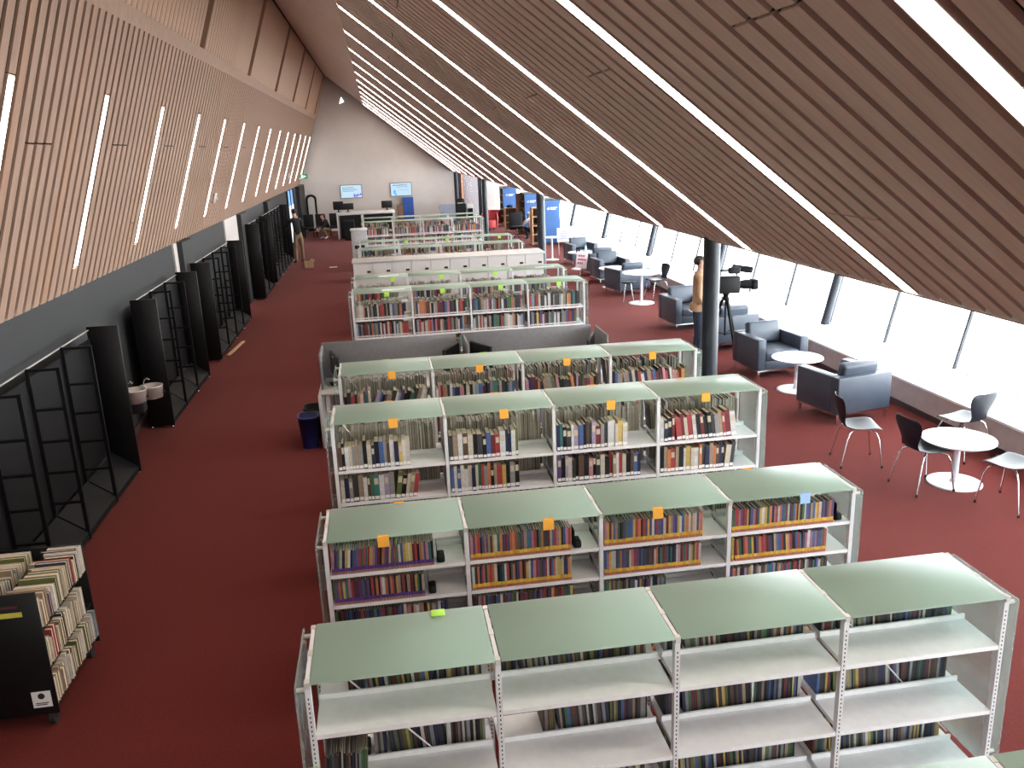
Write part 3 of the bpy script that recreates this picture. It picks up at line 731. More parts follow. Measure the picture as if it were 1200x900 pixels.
for i, (x, y, rz, lab) in enumerate((
    (5.96, 10.20, math.pi+.20, 'nearest blue grey armchair with its back to the camera'),
    (5.98, 12.47, .08, 'blue grey armchair facing the camera right of the round column'),
    (6.02, 14.35, math.pi+.10, 'blue grey armchair seen from behind under the video camera'),
    (5.96, 16.20, .10, 'blue grey armchair partly hidden by the man in the tan jacket'),
    (5.96, 20.42, math.pi+.22, 'blue grey armchair seen from behind at the tall round table'),
    (6.04, 22.35, .06, 'blue grey armchair facing its pair across the third low table'),
    (6.12, 23.80, math.pi+.10, 'blue grey armchair seen from behind near the pink sign'),
    (6.14, 26.2, .12, 'farthest blue grey armchair, facing the camera before the blue panels'))):
    o = ac if i == 0 else copy_tree(ac)
    o.location = (x, y, 0); o.rotation_euler = (0, 0, rz); tag(o, lab, 'armchair', 'blue grey armchairs by the windows')
# ------------------------------------------------------------------ round tables
def round_table(x, y, h, r, rb, label):
    t = thing('round_table', label, 'table', (x, y, 0), 0, 'white round pedestal tables')
    MB().lathe([(r-.03, h-.028), (r, h-.014), (r, h-.003), (r-.003, h)], 48).build('tabletop', table_white, t)
    MB().lathe([(.05, .018), (.032, .06), (.03, h-.06), (.06, h-.028)], 16).build('stem', table_leg, t)
    MB().lathe([(rb, 0), (rb, .008), (rb-.02, .014), (.05, .02)], 40).build('base_plate', table_leg, t)
round_table(5.86, 7.70, .50, .365, .275, 'low white round table among the dark shell chairs')
round_table(5.91, 11.40, .50, .365, .275, 'low white round table between the two nearest armchairs')
round_table(6.05, 15.25, .50, .365, .275, 'low white round table beyond the tripod')
round_table(5.87, 18.95, .72, .44, .30, 'taller white round table standing alone in the aisle')
round_table(5.86, 21.40, .50, .365, .275, 'low white round table between the third pair of armchairs')
round_table(5.84, 24.98, .50, .365, .275, 'low white round table holding a water bottle')
round_table(5.46, 27.35, .74, .27, .22, 'small far white table beside the blue panel')
# ------------------------------------------------------------------ shell chairs (faces -y)
def shell_chair():
    t = thing('shell_chair', '', 'chair')
    n = 14; m = 8; th = .011
    # one sheet: seat front -> seat -> waist -> back, widths along the curve
    prof = [(-.215, .432, .20), (-.19, .447, .215), (-.12, .448, .225), (-.03, .440, .228), (.05, .436, .222), (.12, .440, .20), (.165, .455, .155), (.195, .49, .125), (.213, .55, .135), (.228, .62, .175), (.242, .69, .205), (.255, .75, .215), (.262, .79, .19), (.265, .805, .13)]
    def sheet(rows_):
        vs = []; fs = []
        for q, (y, z, w) in enumerate(rows_):
            for i in range(m+1):
                u = -1+2*i/m
                back = max(0, min(1, (z-.46)/.1))
                vs.append((u*w, y-.035*u*u*back, z+.018*u*u*(1-back)-(.012*u*u if q == 0 else 0)))
        for q in range(len(rows_)-1):
            for i in range(m): fs.append((q*(m+1)+i, q*(m+1)+i+1, (q+1)*(m+1)+i+1, (q+1)*(m+1)+i))
        return vs, fs
    def part(name, rows_):
        vs, fs = sheet(rows_); o = MB().add(vs, fs, 0, True).build(name, chair_dark, t)
        md = o.modifiers.new('thick', 'SOLIDIFY'); md.thickness = th; md.offset = 0
        md = o.modifiers.new('smooth', 'SUBSURF'); md.levels = 1; md.render_levels = 1
    part('seat', prof[:7]); part('backrest', prof[6:])
    for sx in (-1, 1):
        MB().tube([(sx*.06, -.02, .425), (sx*.13, -.10, .418), (sx*.165, -.15, .40), (sx*.185, -.18, .33), (sx*.215, -.225, .012)], .0085, 8).build('leg', chrome, t)
        MB().tube([(sx*.06, .02, .425), (sx*.13, .09, .418), (sx*.165, .13, .40), (sx*.185, .16, .33), (sx*.225, .225, .012)], .0085, 8).build('leg', chrome, t)
        for y in (-.225, .225):
            MB().lathe([(.012, 0), (.013, .01), (.010, .03)], 10, 0, None, (sx*(.215 if y < 0 else .225), y)).build('foot', rubber, t)
    MB().tube([(-.09, 0, .426), (.09, 0, .426)], .02, 8).build('mounting_plate', black_plastic, t)
    return t
sc = shell_chair()
for i, (x, y, a, lab) in enumerate((
    (5.20, 8.52, 76, 'dark shell chair standing alone against the armchair'),
    (5.46, 7.68, 94, 'dark shell chair pushed under the left edge of the low table'),
    (6.45, 8.42, 196, 'dark shell chair behind the low table by the window sill'),
    (6.01, 7.06, 201, 'dark shell chair cut off by the right edge of the picture'),
    (6.42, 19.45, -80, 'dark shell chair at the tall round table by the sill'))):
    o = sc if i == 0 else copy_tree(sc)
    o.location = (x, y, 0); o.rotation_euler = (0, 0, math.radians(a)); tag(o, lab, 'chair', 'dark shell chairs')
t = thing('stool', 'dark low stool on chrome legs under the tall round table', 'stool', (5.66, 19.32, 0))
MB().lathe([(.16, .43), (.17, .44), (.17, .455), (.16, .462)], 24).build('seat', chair_dark, t)
for a in range(4):
    g = a*math.pi/2+.6; MB().tube([(.08*math.cos(g), .08*math.sin(g), .43), (.17*math.cos(g), .17*math.sin(g), 0)], .009, 8).build('leg', chrome, t)

# ------------------------------------------------------------------ people
def person(name, label, loc, rz, J, E_, mats, extra=None):
    """J: joint -> (x, y, z, r or (rx, ry)); E_: (a, b, material index). One skinned body; materials by nearest bone."""
    names = list(J); me = bpy.data.meshes.new(name)
    me.from_pydata([J[k][:3] for k in names], [(names.index(a), names.index(b)) for a, b, _ in E_], [])
    o = bpy.data.objects.new(name, me); COL.objects.link(o)
    md = o.modifiers.new('skin', 'SKIN'); md.use_smooth_shade = True; md.branch_smoothing = .4
    o.modifiers.new('sub', 'SUBSURF').levels = 1
    sv = me.skin_vertices[0].data
    for i, k in enumerate(names):
        r_ = J[k][3]; sv[i].radius = r_ if isinstance(r_, tuple) else (r_, r_); sv[i].use_root = (k == 'pelvis')
    dg = bpy.context.evaluated_depsgraph_get(); me2 = bpy.data.meshes.new_from_object(o.evaluated_get(dg))
    o.modifiers.clear(); o.data = me2
    for m in mats: me2.materials.append(m)
    segs = [(Vector(J[a][:3]), Vector(J[b][:3]), mi) for a, b, mi in E_]
    for p in me2.polygons:
        c = p.center; best = 1e9
        for a, b, mi in segs:
            ab = b-a; tt = max(0, min(1, (c-a).dot(ab)/max(ab.length_squared, 1e-9))); d = (c-(a+ab*tt)).length
            if d < best: best = d; p.material_index = mi
        p.use_smooth = True
    o.location = loc; o.rotation_euler = (0, 0, rz); return tag(o, label, 'person')
def hand(J, E_, pre, w, d, side, mi):
    """five fingers from the wrist: w wrist position, d pointing direction"""
    d = Vector(d).normalized(); s = d.cross(Vector((0, 1, 0))); s = s.normalized() if s.length > .1 else Vector((1, 0, 0))
    p = Vector(w)+d*.075; J[pre+'palm'] = (*p, (.036, .018)); E_.append((pre+'wrist', pre+'palm', mi))
    for i, (o, L) in enumerate(((-.03, .065), (-.010, .078), (.010, .072), (.028, .055))):
        q = p+s*o*1.0+d*.03; e = q+d*L*.6+Vector((0, -.012, 0)); e2 = e+d*L*.35+Vector((0, -.02, 0))
        J[pre+'k%d' % i] = (*q, .010); J[pre+'m%d' % i] = (*e, .009); J[pre+'f%d' % i] = (*e2, .007)
        E_ += [(pre+'palm', pre+'k%d' % i, mi), (pre+'k%d' % i, pre+'m%d' % i, mi), (pre+'m%d' % i, pre+'f%d' % i, mi)]
    q = Vector(w)+d*.03+Vector((0, -.03, 0)); e = q+d*.04+Vector((0, -.03, 0))
    J[pre+'t0'] = (*q, .012); J[pre+'t1'] = (*e, .009); E_ += [(pre+'wrist', pre+'t0', mi), (pre+'t0', pre+'t1', mi)]
def standing(arms, lean=0, legs=None):
    J = {'pelvis': (0, 0, .95, (.165, .12)), 'waist': (0, .0-lean*.1, 1.10, (.15, .11)), 'chest': (0, -lean*.25, 1.32, (.175, .12)), 'collar': (0, -lean*.35, 1.45, (.11, .085)), 'neck': (0, -.01-lean*.42, 1.53, .058),
         'jaw': (0, -.04-lean*.5, 1.60, (.066, .075)), 'head': (0, -.025-lean*.52, 1.68, (.080, .098)), 'crown': (0, -.01-lean*.52, 1.75, (.055, .065)), 'nose': (0, -.125-lean*.5, 1.645, .013), 'ear_a': (.083, -.02-lean*.5, 1.655, .014), 'ear_b': (-.083, -.02-lean*.5, 1.655, .014)}
    E_ = [('pelvis', 'waist', 1), ('waist', 'chest', 1), ('chest', 'collar', 1), ('collar', 'neck', 0), ('neck', 'jaw', 0), ('jaw', 'head', 0), ('head', 'crown', 0), ('head', 'nose', 0), ('head', 'ear_a', 0), ('head', 'ear_b', 0)]
    for s, n in ((1, 'l'), (-1, 'r')):
        sh = (s*.185, -lean*.3, 1.42); J[n+'shoulder'] = (*sh, .075)
        el, wr = arms[n]; J[n+'elbow'] = (*el, .052); J[n+'wrist'] = (*wr, .034)
        E_ += [('collar', n+'shoulder', 1), (n+'shoulder', n+'elbow', 1), (n+'elbow', n+'wrist', 1)]
        hand(J, E_, n, wr, Vector(wr)-Vector(el), s, 0)
        hip, kn, an = (legs or {}).get(n, ((s*.095, .0, .90), (s*.11, -.025, .50), (s*.115, .03, .09)))
        J[n+'hip'] = (*hip, .098); J[n+'knee'] = (*kn, .068); J[n+'ankle'] = (*an, .050); J[n+'heel'] = (an[0], an[1]+.03, .045, .042); J[n+'toe'] = (an[0]+s*.015, an[1]-.17, .035, (.045, .032))
        E_ += [('pelvis', n+'hip', 2), (n+'hip', n+'knee', 2), (n+'knee', n+'ankle', 2), (n+'ankle', n+'heel', 3), (n+'ankle', n+'toe', 3)]
    return J, E_
def hair(o, c, m, r=(.092, .108, .085)):
    mb = MB(); mb.sphere((c[0], c[1]+.015, c[2]+.025), r, 0, None, 16, 10)
    # keep the cap: drop the face side
    keep = []; 
    for f in mb.f:
        ce = sum((Vector(mb.v[i]) for i in f), Vector())/len(f)
        if ce.z > c[2]+.045 or ce.y > c[1]+.01: keep.append(f)
    mb.f = keep; mb.m = [0]*len(keep); mb.sm = [True]*len(keep)
    h = mb.build('hair', m, o); md = h.modifiers.new('thick', 'SOLIDIFY'); md.thickness = .012
# camera operator, facing the tripod (+x)
J, E_ = standing({'l': ((.21, -.16, 1.18), (.12, -.38, 1.22)), 'r': ((-.23, .02, 1.14), (-.20, -.12, .93))})
op = person('person', 'person in a tan jacket and jeans standing behind the round column', (5.15, 13.45, 0), math.radians(78), J, E_, [skin, tan_cloth, jeans, black])
hair(op, (0, -.025, 1.68), hair_m)
MB().lathe([(.185, .88), (.192, .93), (.18, 1.0)], 20, 0, Matrix.Diagonal((1, .76, 1, 1))).build('jacket_hem', tan_cloth, op)
MB().lathe([(.075, 1.46), (.078, 1.52), (.068, 1.53)], 16, 0, Matrix.Translation((0, -.005, 0))).build('jacket_collar', tan_cloth, op)
# man by the far rack, facing away and leaning to the shelves
J, E_ = standing({'l': ((.25, -.20, 1.20), (.16, -.42, 1.15)), 'r': ((-.25, -.20, 1.20), (-.18, -.42, 1.12))}, .25, {'l': ((.095, 0, .90), (.12, -.02, .49), (.16, .05, .09)), 'r': ((-.095, 0, .90), (-.11, -.02, .49), (-.11, -.02, .09))})
mn = person('person', 'person in black top and khaki trousers standing at the far rack', (-2.80, 30.3, 0), math.radians(-150), J, E_, [skin, black_cloth, khaki, brown_wood])
mn.scale = (1.03, 1.03, 1.03); hair(mn, (0, -.155, 1.68), hair_m)
# crouching figure before the black seats
def crouch(name_label, loc, rz, mats, hm):
    J = {'pelvis': (0, .10, .34, (.16, .13)), 'waist': (0, .06, .50, (.15, .12)), 'chest': (0, -.06, .68, (.17, .13)), 'collar': (0, -.12, .80, (.10, .08)), 'neck': (0, -.16, .86, .058), 'jaw': (0, -.21, .90, (.066, .075)), 'head': (0, -.20, .98, (.08, .098)), 'crown': (0, -.18, 1.05, (.055, .065)), 'nose': (0, -.30, .945, .013)}
    E_ = [('pelvis', 'waist', 1), ('waist', 'chest', 1), ('chest', 'collar', 1), ('collar', 'neck', 0), ('neck', 'jaw', 0), ('jaw', 'head', 0), ('head', 'crown', 0), ('head', 'nose', 0)]
    for s, n in ((1, 'l'), (-1, 'r')):
        J[n+'shoulder'] = (s*.18, -.10, .76, .072); J[n+'elbow'] = (s*.22, -.28, .58, .05); J[n+'wrist'] = (s*.10, -.42, .48, .034)
        E_ += [('collar', n+'shoulder', 1), (n+'shoulder', n+'elbow', 1), (n+'elbow', n+'wrist', 1)]
        hand(J, E_, n, J[n+'wrist'][:3], Vector((-s*.3, -.6, -.4)), s, 0)
        J[n+'hip'] = (s*.10, .06, .33, .098); J[n+'knee'] = (s*.16, -.32, .50, .07); J[n+'ankle'] = (s*.14, -.10, .09, .05); J[n+'toe'] = (s*.15, -.28, .035, (.045, .032))
        E_ += [('pelvis', n+'hip', 2), (n+'hip', n+'knee', 2), (n+'knee', n+'ankle', 2), (n+'ankle', n+'toe', 3)]
    o = person('person', name_label, loc, rz, J, E_, mats); hair(o, (0, -.20, .98), hm); return o
crouch('person in dark clothes crouching before the black seats', (-2.30, 38.6, 0), math.radians(-50), [skin, black_cloth, khaki, white_cloth], hair_m)
crouch('person in white top crouching between the far blue panels', (5.92, 33.6, 0), math.radians(200), [skin, white_cloth, black_cloth, black], pm('grey_hair', (.5, .5, .5), .6))

# ------------------------------------------------------------------ video camera on tripod
TX, TY = 5.62, 13.42
t = thing('video_camera', 'large black television camera on the tripod beside the column', 'camera', (TX, TY, 1.10), math.radians(-8))
MB().rbox(-.16, .16, -.06, .06, .03, .24, .015, 2).build('body', black_plastic, t)
MB().tube([(.16, 0, .13), (.20, 0, .13), (.21, 0, .13), (.30, 0, .13)], [.05, .05, .058, .058], 20).build('lens', black_plastic, t)
MB().rbox(.30, .38, -.075, .075, .07, .19, .01, 1).build('lens_hood', black, t)
MB().tube([(-.10, 0, .24), (-.08, 0, .31), (.10, 0, .31), (.13, 0, .25)], .014, 8).build('handle', black_plastic, t)
MB().tube([(.08, .03, .34), (.32, .03, .30)], .042, 14).build('microphone', black, t)
MB().rbox(.0, .14, -.12, -.05, .28, .36, .012, 2).build('viewfinder', black_plastic, t)
MB().rbox(-.26, -.16, -.05, .05, .05, .22, .01, 1).build('battery', black, t)
t.scale = (1.35, 1.35, 1.35)
t = thing('tripod', 'black tripod under the television camera', 'tripod', (TX, TY, 0))
MB().lathe([(.06, 1.02), (.06, 1.06), (.045, 1.07), (.05, 1.12), (.07, 1.14)], 16).build('head', black, t)
MB().tube([(-.05, 0, 1.08), (-.30, -.10, .95)], .010, 8).build('pan_bar', black, t)
for a in range(3):
    g = math.radians(35+120*a); c, s = math.cos(g), math.sin(g)
    MB().tube([(.05*c, .05*s, 1.03), (.27*c, .27*s, .45), (.43*c, .43*s, .03)], [.024, .022, .015], 8).build('leg', black, t)
    MB().tube([(0, 0, .44), (.25*c, .25*s, .50)], .008, 6).build('spreader_arm', black, t)
MB().tube([(0, 0, 1.02), (0, 0, .42)], .016, 8).build('centre_column', black, t)

# ------------------------------------------------------------------ far furniture on the right: bookcases with blue end panels
def blue_case(x0, x1, y, h, L, label, xs=0):
    t = thing('bookcase_pod', label, 'bookcase', (x0, y, 0), 0, 'tall bookcases with blue end panels')
    w = x1-x0
    p = MB().box(0, w, 0, .03, .12, h-.05).build('end_panel', blue_panel, t)
    MB().box(-.01, w+.01, -.005, L, h-.05, h).build('top_cap', frame_dark, t)
    MB().box(0, w, 0, L, 0, .10).build('plinth', plinth_m, t)
    MB().box(w-.03, w, .03, L, .1, h-.05).build('back_panel', brown_wood, t)
    MB().box(-xs, 0.0, L-.03, L, .0, h-.05).box(0, w-.03, L-.03, L, .1, h-.05).build('end_board', brown_wood, t)
    for i in range(5):
        z = .12+i*(h-.2)/5; MB().box(0, w-.03, .03, L-.03, z, z+.025).build('shelf', brown_wood, t)
    # white swirl emblem and two short lines of lettering
    mb = MB(); cx, cz = w*.28, h*.80
    for k in range(10):
        g0, g1 = 2*math.pi*k/12, 2*math.pi*(k+.8)/12
        mb.box(-.022, .022, -.003, .0, .035, .05, 0, Matrix.Translation((cx, 0, cz)) @ Matrix.Rotation((g0+g1)/2, 4, 'Y'))
    mb.box(cx-.015, cx+.015, -.003, 0, cz-.015, cz+.015)
    xx = cx+.085
    for k in range(7): mb.box(xx, xx+.026, -.003, 0, cz+.008, cz+.05-(k % 3)*.008); xx += .036
    xx = cx+.085
    for k in range(6): mb.box(xx, xx+.024, -.003, 0, cz-.045, cz-.012-(k % 2)*.006); xx += .034
    mb.build('lettering', white_paper, p)
blue_case(6.0, 6.60, 31.4, 1.68, 1.1, 'nearest tall bookcase with a blue end panel and white lettering')
blue_case(6.0, 6.52, 35.6, 1.70, 1.1, 'middle blue ended bookcase with a white emblem', .2)
blue_case(5.68, 6.30, 39.6, 1.80, 1.1, 'farthest blue ended bookcase near the end wall')
def oak_shelf(x, y, w, d, h, n, label):
    t = thing('oak_shelf_unit', label, 'shelf', (x, y, 0))
    for xx in (0, w-.03): MB().box(xx, xx+.03, 0, d, .06, h).build('side', oak, t)
    for i in range(n+1):
        z = .10+i*(h-.13)/n; MB().box(.03, w-.03, 0, d, z, z+.025).build('shelf', oak, t)
    MB().box(.03, w-.03, d-.015, d, .1, h).build('back', brown_wood, t)
    for xx in (.04, w-.04):
        for yy in (.05, d-.05): MB().tube([(xx-.012, yy, .035), (xx+.012, yy, .035)], .035, 12).build('wheel', rubber, t)
oak_shelf(5.52, 31.2, .30, .5, 1.42, 4, 'narrow oak shelf unit on wheels beside the nearest blue panel')
oak_shelf(5.35, 36.9, .55, .4, 1.05, 3, 'low oak shelf unit before the farthest blue panel')
tag(MB().rbox(5.48, 5.72, 36.95, 37.2, 1.05, 1.17, .02, 2).build('blue_box', blue_panel), 'blue box on the low oak shelf unit', 'box')
t = thing('task_chair', 'black task chair with a dark coat by the far bookcases', 'chair', (5.42, 34.2, 0))
MB().rbox(-.24, .24, -.24, .22, .44, .52, .03, 2).build('seat', black_cloth, t)
MB().rbox(-.22, .22, .18, .25, .55, 1.02, .03, 2).build('backrest', black_cloth, t)
MB().rbox(-.26, .26, .16, .31, .35, 1.05, .05, 3).build('draped_coat', black_cloth, t)
MB().tube([(0, 0, .08), (0, 0, .44)], .03, 10).build('post', chrome, t)
for k in range(5):
    g = k*2*math.pi/5; MB().tube([(0, 0, .10), (.28*math.cos(g), .28*math.sin(g), .05)], .016, 6).lathe([(.0, 0), (.025, .02), (.0, .05)], 8, 0, None, (.28*math.cos(g), .28*math.sin(g))).build('foot_spoke', black_plastic, t)
def tub_chair(x, y, rz, m, label, s=1):
    t = thing('tub_chair', label, 'chair', (x, y, 0), rz)
    n = 18; vs = []; fs = []
    for (r0, z) in ((.36, .10), (.38, .40), (.37, .72), (.30, .72), (.28, .42)):
        for k in range(n+1):
            g = math.radians(-30+240*k/n); vs.append((r0*math.cos(g), r0*math.sin(g), z))
    for i in range(4):
        for k in range(n): fs.append((i*(n+1)+k, i*(n+1)+k+1, (i+1)*(n+1)+k+1, (i+1)*(n+1)+k))
    MB().add(vs, fs, 0, True).build('shell', m, t)
    MB().lathe([(.30, .10), (.31, .38), (.27, .43), (0, .44)], 20).build('seat', m, t)
    for a in range(4):
        g = math.pi/4+a*math.pi/2; MB().tube([(.24*math.cos(g), .24*math.sin(g), 0), (.22*math.cos(g), .22*math.sin(g), .11)], .014, 8).build('leg', black, t)
tub_chair(5.3, 40.6, .3, red_uph, 'red tub chair by the white end wall'); tub_chair(4.9, 38.7, .0, red_uph, 'red tub chair just right of the far bookcase')
for i, (x, lab) in enumerate(((-.05, 'blue tub chair behind the bookcase, leftmost of three'), (.75, 'blue tub chair behind the bookcase, middle of three'), (1.7, 'blue tub chair behind the bookcase, rightmost of three'))):
    tub_chair(x, 23.6, math.pi, blue_uph, lab)
# grey kiosk with small items at the aisle
t = thing('returns_kiosk', 'light grey book return kiosk at the aisle by the far bookcases', 'kiosk', (-.84, 25.0, 0))
MB().rbox(0, .44, 0, .5, .04, 1.46, .01, 2).build('body', pm('kiosk_grey', (.40, .40, .42), .4), t)
MB().rbox(-.02, .46, -.02, .52, 1.46, 1.50, .006, 1).build('top', white_lam, t)
MB().box(.03, .41, .02, .48, 0, .04).build('plinth', black, t)
MB().box(.08, .36, -.004, .0, .95, 1.05).build('return_slot', black, t)
# pink lettered sign on a stand
t = thing('sign_stand', 'white sign with dark red lettering standing by the armchairs', 'sign', (5.28, 22.7, 0), -.25)
p = MB().box(-.15, .15, -.006, .006, .35, .80, 0, Matrix.Rotation(.12, 4, 'Y')).build('board', pm('pink_white_card', (.80, .68, .70), .7), t)
mb = MB(); MR = Matrix.Rotation(.12, 4, 'Y')
for r_, (z, ns) in enumerate(((.66, 5), (.56, 6), (.46, 4))):
    for k in range(ns): mb.box(-.11+k*.038, -.11+k*.038+.028, -.009, -.006, z, z+.055, 0, MR)
mb.build('lettering', pm('dark_red_ink', (.35, .05, .10), .7), p)
MB().tube([(0, .012, .02), (.04, .012, .40)], .012, 8).build('pole', steel, t)
MB().lathe([(.16, 0), (.16, .012), (.03, .02)], 20).build('foot', table_leg, t)
t = thing('table_sign', 'pale framed notice standing behind the farthest armchair', 'sign', (6.1, 28.3, 0))
MB().rbox(-.27, .27, -.01, .01, .45, .92, .004, 1).build('frame', white_paper, t)
MB().box(-.22, .22, -.014, -.01, .52, .86).build('sheet', pm('notice_grey', (.45, .45, .52), .7), t)
mb = MB()
for k in range(5): mb.box(-.17, .17-.05*(k % 2), -.017, -.014, .56+k*.055, .575+k*.055)
mb.build('print', pm('notice_ink', (.20, .18, .26), .7), t)
for xx in (-.22, .20): MB().box(xx, xx+.02, 0, .02, 0, .46).build('leg', steel, t)
t = thing('water_bottle', 'clear pale blue water bottle on a low table', 'bottle', (5.98, 24.86, .50))
MB().lathe([(.034, 0), (.036, .02), (.036, .15), (.014, .20), (.014, .215)], 16).build('body', glassy('bottle_plastic', (.7, .85, .95), .5), t); MB().lathe([(.016, .212), (.016, .235)], 12).build('cap', blue_panel, t)
for k, (dx, dy) in enumerate(((-.13, -.03), (-.05, .02))):
    t = thing('cup', 'small black cup on the low table, %s of two' % ('left', 'right')[k], 'cup', (5.84+dx, 24.85+dy, .50), 0, 'black cups')
    MB().lathe([(.028, 0), (.036, .08), (.032, .08), (.025, .008), (0, .008)], 16).build('body', black_plastic, t); MB().lathe([(.037, .08), (.037, .088), (.0, .09)], 16).build('lid', black, t)

# ------------------------------------------------------------------ reception at the far end
t = thing('reception_desk', 'white topped reception desk with black front panels', 'desk', (-1.82, 38.0, 0))
MB().rbox(0, 2.5, 0, .8, 1.00, 1.12, .006, 1).build('counter', white_lam, t)
for xx in (0, 1.05, 2.42): MB().box(xx, xx+.08, .02, .78, 0, 1.0).build('leg_panel', white_lam, t)
MB().box(.12, 1.03, .12, .72, .02, .98).build('front_panel', black_sat, t); MB().box(1.16, 2.40, .12, .72, .02, .98).build('front_panel', black_sat, t)
t = thing('black_cabinet', 'black cabinet standing before the reception desk', 'cabinet', (-1.50, 37.2, 0))
MB().rbox(0, .42, 0, .5, .03, .82, .008, 1).build('body', black_sat, t); MB().box(.01, .41, -.012, 0, .06, .40).build('drawer', black, t); MB().box(.01, .41, -.012, 0, .43, .79).build('drawer', black, t); MB().box(.03, .39, .03, .47, 0, .03).build('plinth', black, t)
monitor(-1.72, 38.35, 1.12, 2.7, 'tilted black monitor at the left end of the reception desk', .48, .36)
monitor(-1.32, 38.25, 1.12, math.pi, 'low black monitor in the left half of the reception desk', .50, .27)
monitor(.36, 38.3, 1.12, math.pi, 'black monitor at the right end of the reception desk', .46, .30)
MB_ = lambda: MB()
def wall_screen(x0, x1, z0, z1, label, kind):
    t = thing('wall_screen', label, 'screen', (x0, Y1-.06, z0), 0, 'lit screens on the end wall')
    w, h = x1-x0, z1-z0
    MB().rbox(0, w, 0, .055, 0, h, .008, 1).build('casing', black_plastic, t)
    p = MB().box(.02, w-.02, -.004, 0, .02, h-.02).build('display', em('screen_white_blue', (.62, .84, 1.0), .72), t)
    ink = em('screen_ink', (.10, .12, .28), .9); mb = MB()
    for k, (a, b, zz, hh) in enumerate(((.10, .62, .76, .05), (.10, .78, .62, .05), (.10, .66, .50, .035)) if kind == 0 else ((.12, .78, .78, .06), (.30, .84, .66, .03), (.40, .82, .46, .02))):
        xx = a*w
        while xx < b*w: ww = random.uniform(.03, .09); mb.box(xx, min(xx+ww, b*w), -.006, -.004, zz*h, (zz+hh)*h); xx += ww+.02
    mb.build('lettering', ink, p)
    mb = MB()
    for k in range(9):
        if kind == 0: cx, cz, r_ = random.uniform(.62, .93)*w, random.uniform(.06, .30)*h, random.uniform(.02, .05)
        else: cx, cz, r_ = random.uniform(.15, .25)*w, random.uniform(.10, .48)*h, random.uniform(.03, .055)
        mb.lathe([(r_, 0), (r_, .002)], 10, 0, Matrix.Translation((cx, -.004, cz)) @ Matrix.Rotation(math.pi/2, 4, 'X'))
    mb.build('picture_shapes', em('screen_purple' if kind == 0 else 'screen_blue', (.22, .14, .62) if kind == 0 else (.08, .42, .85), .9), p)
wall_screen(-1.73, -.72, 1.50, 2.12, 'left lit wall screen with purple shapes', 0); wall_screen(.62, 1.64, 1.49, 2.12, 'right lit wall screen with a blue shape', 1)
t = thing('blue_cabinet', 'tall blue double door cabinet under the right screen', 'cabinet', (1.16, Y1-.5, 0))
MB().box(0, .50, .02, .48, .04, 1.44).build('body', blue_panel, t); MB().box(.005, .245, 0, .02, .05, 1.43).build('door', blue_uph, t); MB().box(.255, .495, 0, .02, .05, 1.43).build('door', blue_uph, t); MB().box(0, .5, .03, .47, 0, .04).build('plinth', black, t)
t = thing('brown_cabinet', 'low dark brown cabinet left of the blue cabinet', 'cabinet', (.88, Y1-1.0, 0))
MB().box(0, .26, 0, .4, .03, 1.13).build('body', brown_wood, t); MB().box(.01, .25, -.015, 0, .05, 1.10).build('door', brown_wood, t); MB().box(.02, .24, .02, .38, 0, .03).build('plinth', black, t)
t = thing('printer', 'black printer on the counter before the far glazed room', 'printer', (3.55, 39.9, 1.13))
MB().rbox(0, .36, 0, .4, 0, .22, .02, 2).build('body', black_plastic, t); MB().box(.05, .31, -.06, .02, .03, .05).build('paper_tray', white_paper, t); MB().box(.04, .32, .1, .34, .22, .245).build('lid', black_sat, t)
t = thing('copier_stand', 'dark cabinet carrying the printer at the far end', 'cabinet', (3.5, 39.8, 0))
MB().box(0, .45, 0, .5, .03, 1.10).build('body', black_sat, t); MB().box(-.01, .46, -.01, .51, 1.10, 1.13).build('top', black, t); MB().box(.01, .44, -.015, 0, .05, 1.07).build('door', black_sat, t)
t = thing('white_cabinet', 'white cabinet with dark opening right of the printer', 'cabinet', (4.0, 39.8, 0))
MB().box(0, .32, .02, .5, 0, 1.12).build('body', white_lam, t); MB().box(.04, .28, 0, .02, .1, .92).build('opening', black, t)
t = thing('laptop_desk', 'grey desk with equipment left of the far column', 'desk', (2.75, 39.6, 0))
MB().rbox(0, .7, 0, .6, .98, 1.02, .005, 1).build('top', white_lam, t); MB().box(.0, .70, -.02, .0, .5, 1.16).build('screen_panel', pm('blue_grey_panel', (.22, .25, .32), .7), t)
for xx in (.02, .64): MB().box(xx, xx+.04, .05, .55, 0, .98).build('leg', white_lam, t)
for i, (x, lab) in enumerate(((-3.14, 'black seat at the left foot of the arched mirror'), (-2.62, 'black seat behind the crouching person'), (-2.0, 'black seat between the crouching person and reception'))):
    t = thing('waiting_chair', lab, 'chair', (x, 39.5, 0), 0, 'black waiting chairs at the end wall')
    MB().rbox(-.22, .22, -.25, .25, .36, .46, .03, 2).build('seat', black_cloth, t); MB().rbox(-.22, .22, .20, .28, .46, 1.0, .03, 2).build('backrest', black_cloth, t)
    for xx in (-.19, .19):
        for yy in (-.2, .22): MB().tube([(xx, yy, 0), (xx, yy, .37)], .015, 8).build('leg', black, t)
t = thing('arched_mirror', 'tall mirror in a black arched frame on the end wall', 'mirror', (-3.12, Y1-.08, .05))
pts = [(-.24, 0)]+[(.24*math.cos(math.pi-math.pi*k/12), 1.50+.20*math.sin(math.pi*k/12)) for k in range(13)]+[(.24, 0)]
inn = [(x*.66, (z-.8)*.88+.82) for x, z in pts]
mb = MB(); n_ = len(pts)
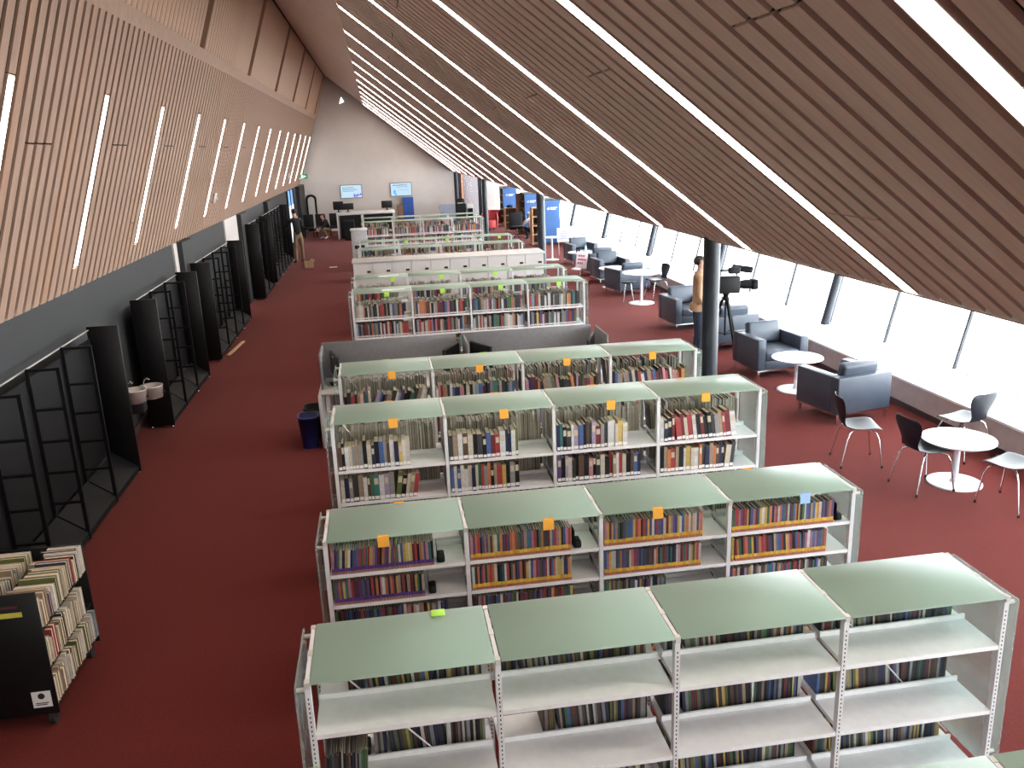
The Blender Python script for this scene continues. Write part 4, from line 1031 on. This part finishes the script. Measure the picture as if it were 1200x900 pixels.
mb.add([(x, 0, z) for x, z in pts]+[(x, 0, z) for x, z in inn]+[(x, .05, z) for x, z in pts]+[(x, .05, z) for x, z in inn],
       [(i, (i+1) % n_, n_+(i+1) % n_, n_+i) for i in range(n_)]+[(i, 2*n_+i, 2*n_+(i+1) % n_, (i+1) % n_) for i in range(n_)]+[(n_+i, n_+(i+1) % n_, 3*n_+(i+1) % n_, 3*n_+i) for i in range(n_)])
mb.build('frame', black, t, True); MB().prism(inn, 'y', .02, .035).build('mirror_pane', white_lam, t)
t = thing('exit_sign', 'green lit exit sign above the far left corner', 'sign', (-3.22, 40.5, 2.53))
MB().rbox(-.16, .16, -.02, .02, 0, .20, .006, 1).build('casing', em('exit_green', (.02, .30, .12), .8), t)
mb = MB().box(-.12, -.02, -.023, -.02, .03, .17).box(.05, .12, -.023, -.02, .09, .115).box(.0, .05, -.023, -.02, .05, .15)
mb.build('pictogram', em('exit_white', (.75, 1, .85), .9), t); MB().tube([(0, 0, .2), (0, 0, .5)], .008, 6).build('hanger', black, t)
w = sempty('window_41'); MB().box(XB+.002, XB+.03, 35.3, 37.5, .2, 2.2).build('pane', em('lit_blue_pane', (.25, .50, .95), 1.0), w); MB().box(XB+.03, XB+.04, 35.3, 37.5, .2, 1.62).build('lower_pane', em('lit_white_pane', (.8, .9, 1), 1.2), w)
MB().box(XB, XB+.06, 35.2, 35.3, .1, 2.22).box(XB, XB+.06, 37.5, 37.6, .1, 2.22).box(XB, XB+.06, 36.35, 36.43, .1, 2.22).build('frame', black, w)
def sensor(y, z, lab):
    t = thing('wall_sensor', lab, 'sensor', (0, 0, 0), 0, 'white sensors on the timber wall'); t.matrix_world = LM(y, z)
    MB().rbox(-.08, .08, .0, .05, -.11, .11, .02, 2).build('casing', white_lam, t); MB().sphere((0, .05, 0), .04).build('dome', white_lam, t)
sensor(18.68, 2.84, 'small white sensor low on the timber wall beside a light line'); sensor(34.8, 2.83, 'tiny far white sensor on the timber wall near the exit sign')
t = thing('cardboard_box', 'small open cardboard box on the carpet by the standing man', 'box', (-2.42, 28.9, 0), .2)
for a in ((-.14, .14, -.11, -.10, .0, .22), (-.14, .14, .10, .11, 0, .22), (-.14, -.13, -.10, .10, 0, .22), (.13, .14, -.10, .10, 0, .22)): MB().box(*a).build('side', card_m, t)
MB().box(-.13, .13, -.10, .10, 0, .01).build('bottom', card_m, t); MB().box(-.005, .12, -.09, .0, .22, .30, 0, Matrix.Rotation(.25, 4, 'Y')).build('flap', card_m, t)
tag(MB().box(-1.75, -1.50, 28.6, 28.72, .001, .006).build('paper_scrap', white_paper), 'scrap of white paper lying on the far carpet', 'paper')
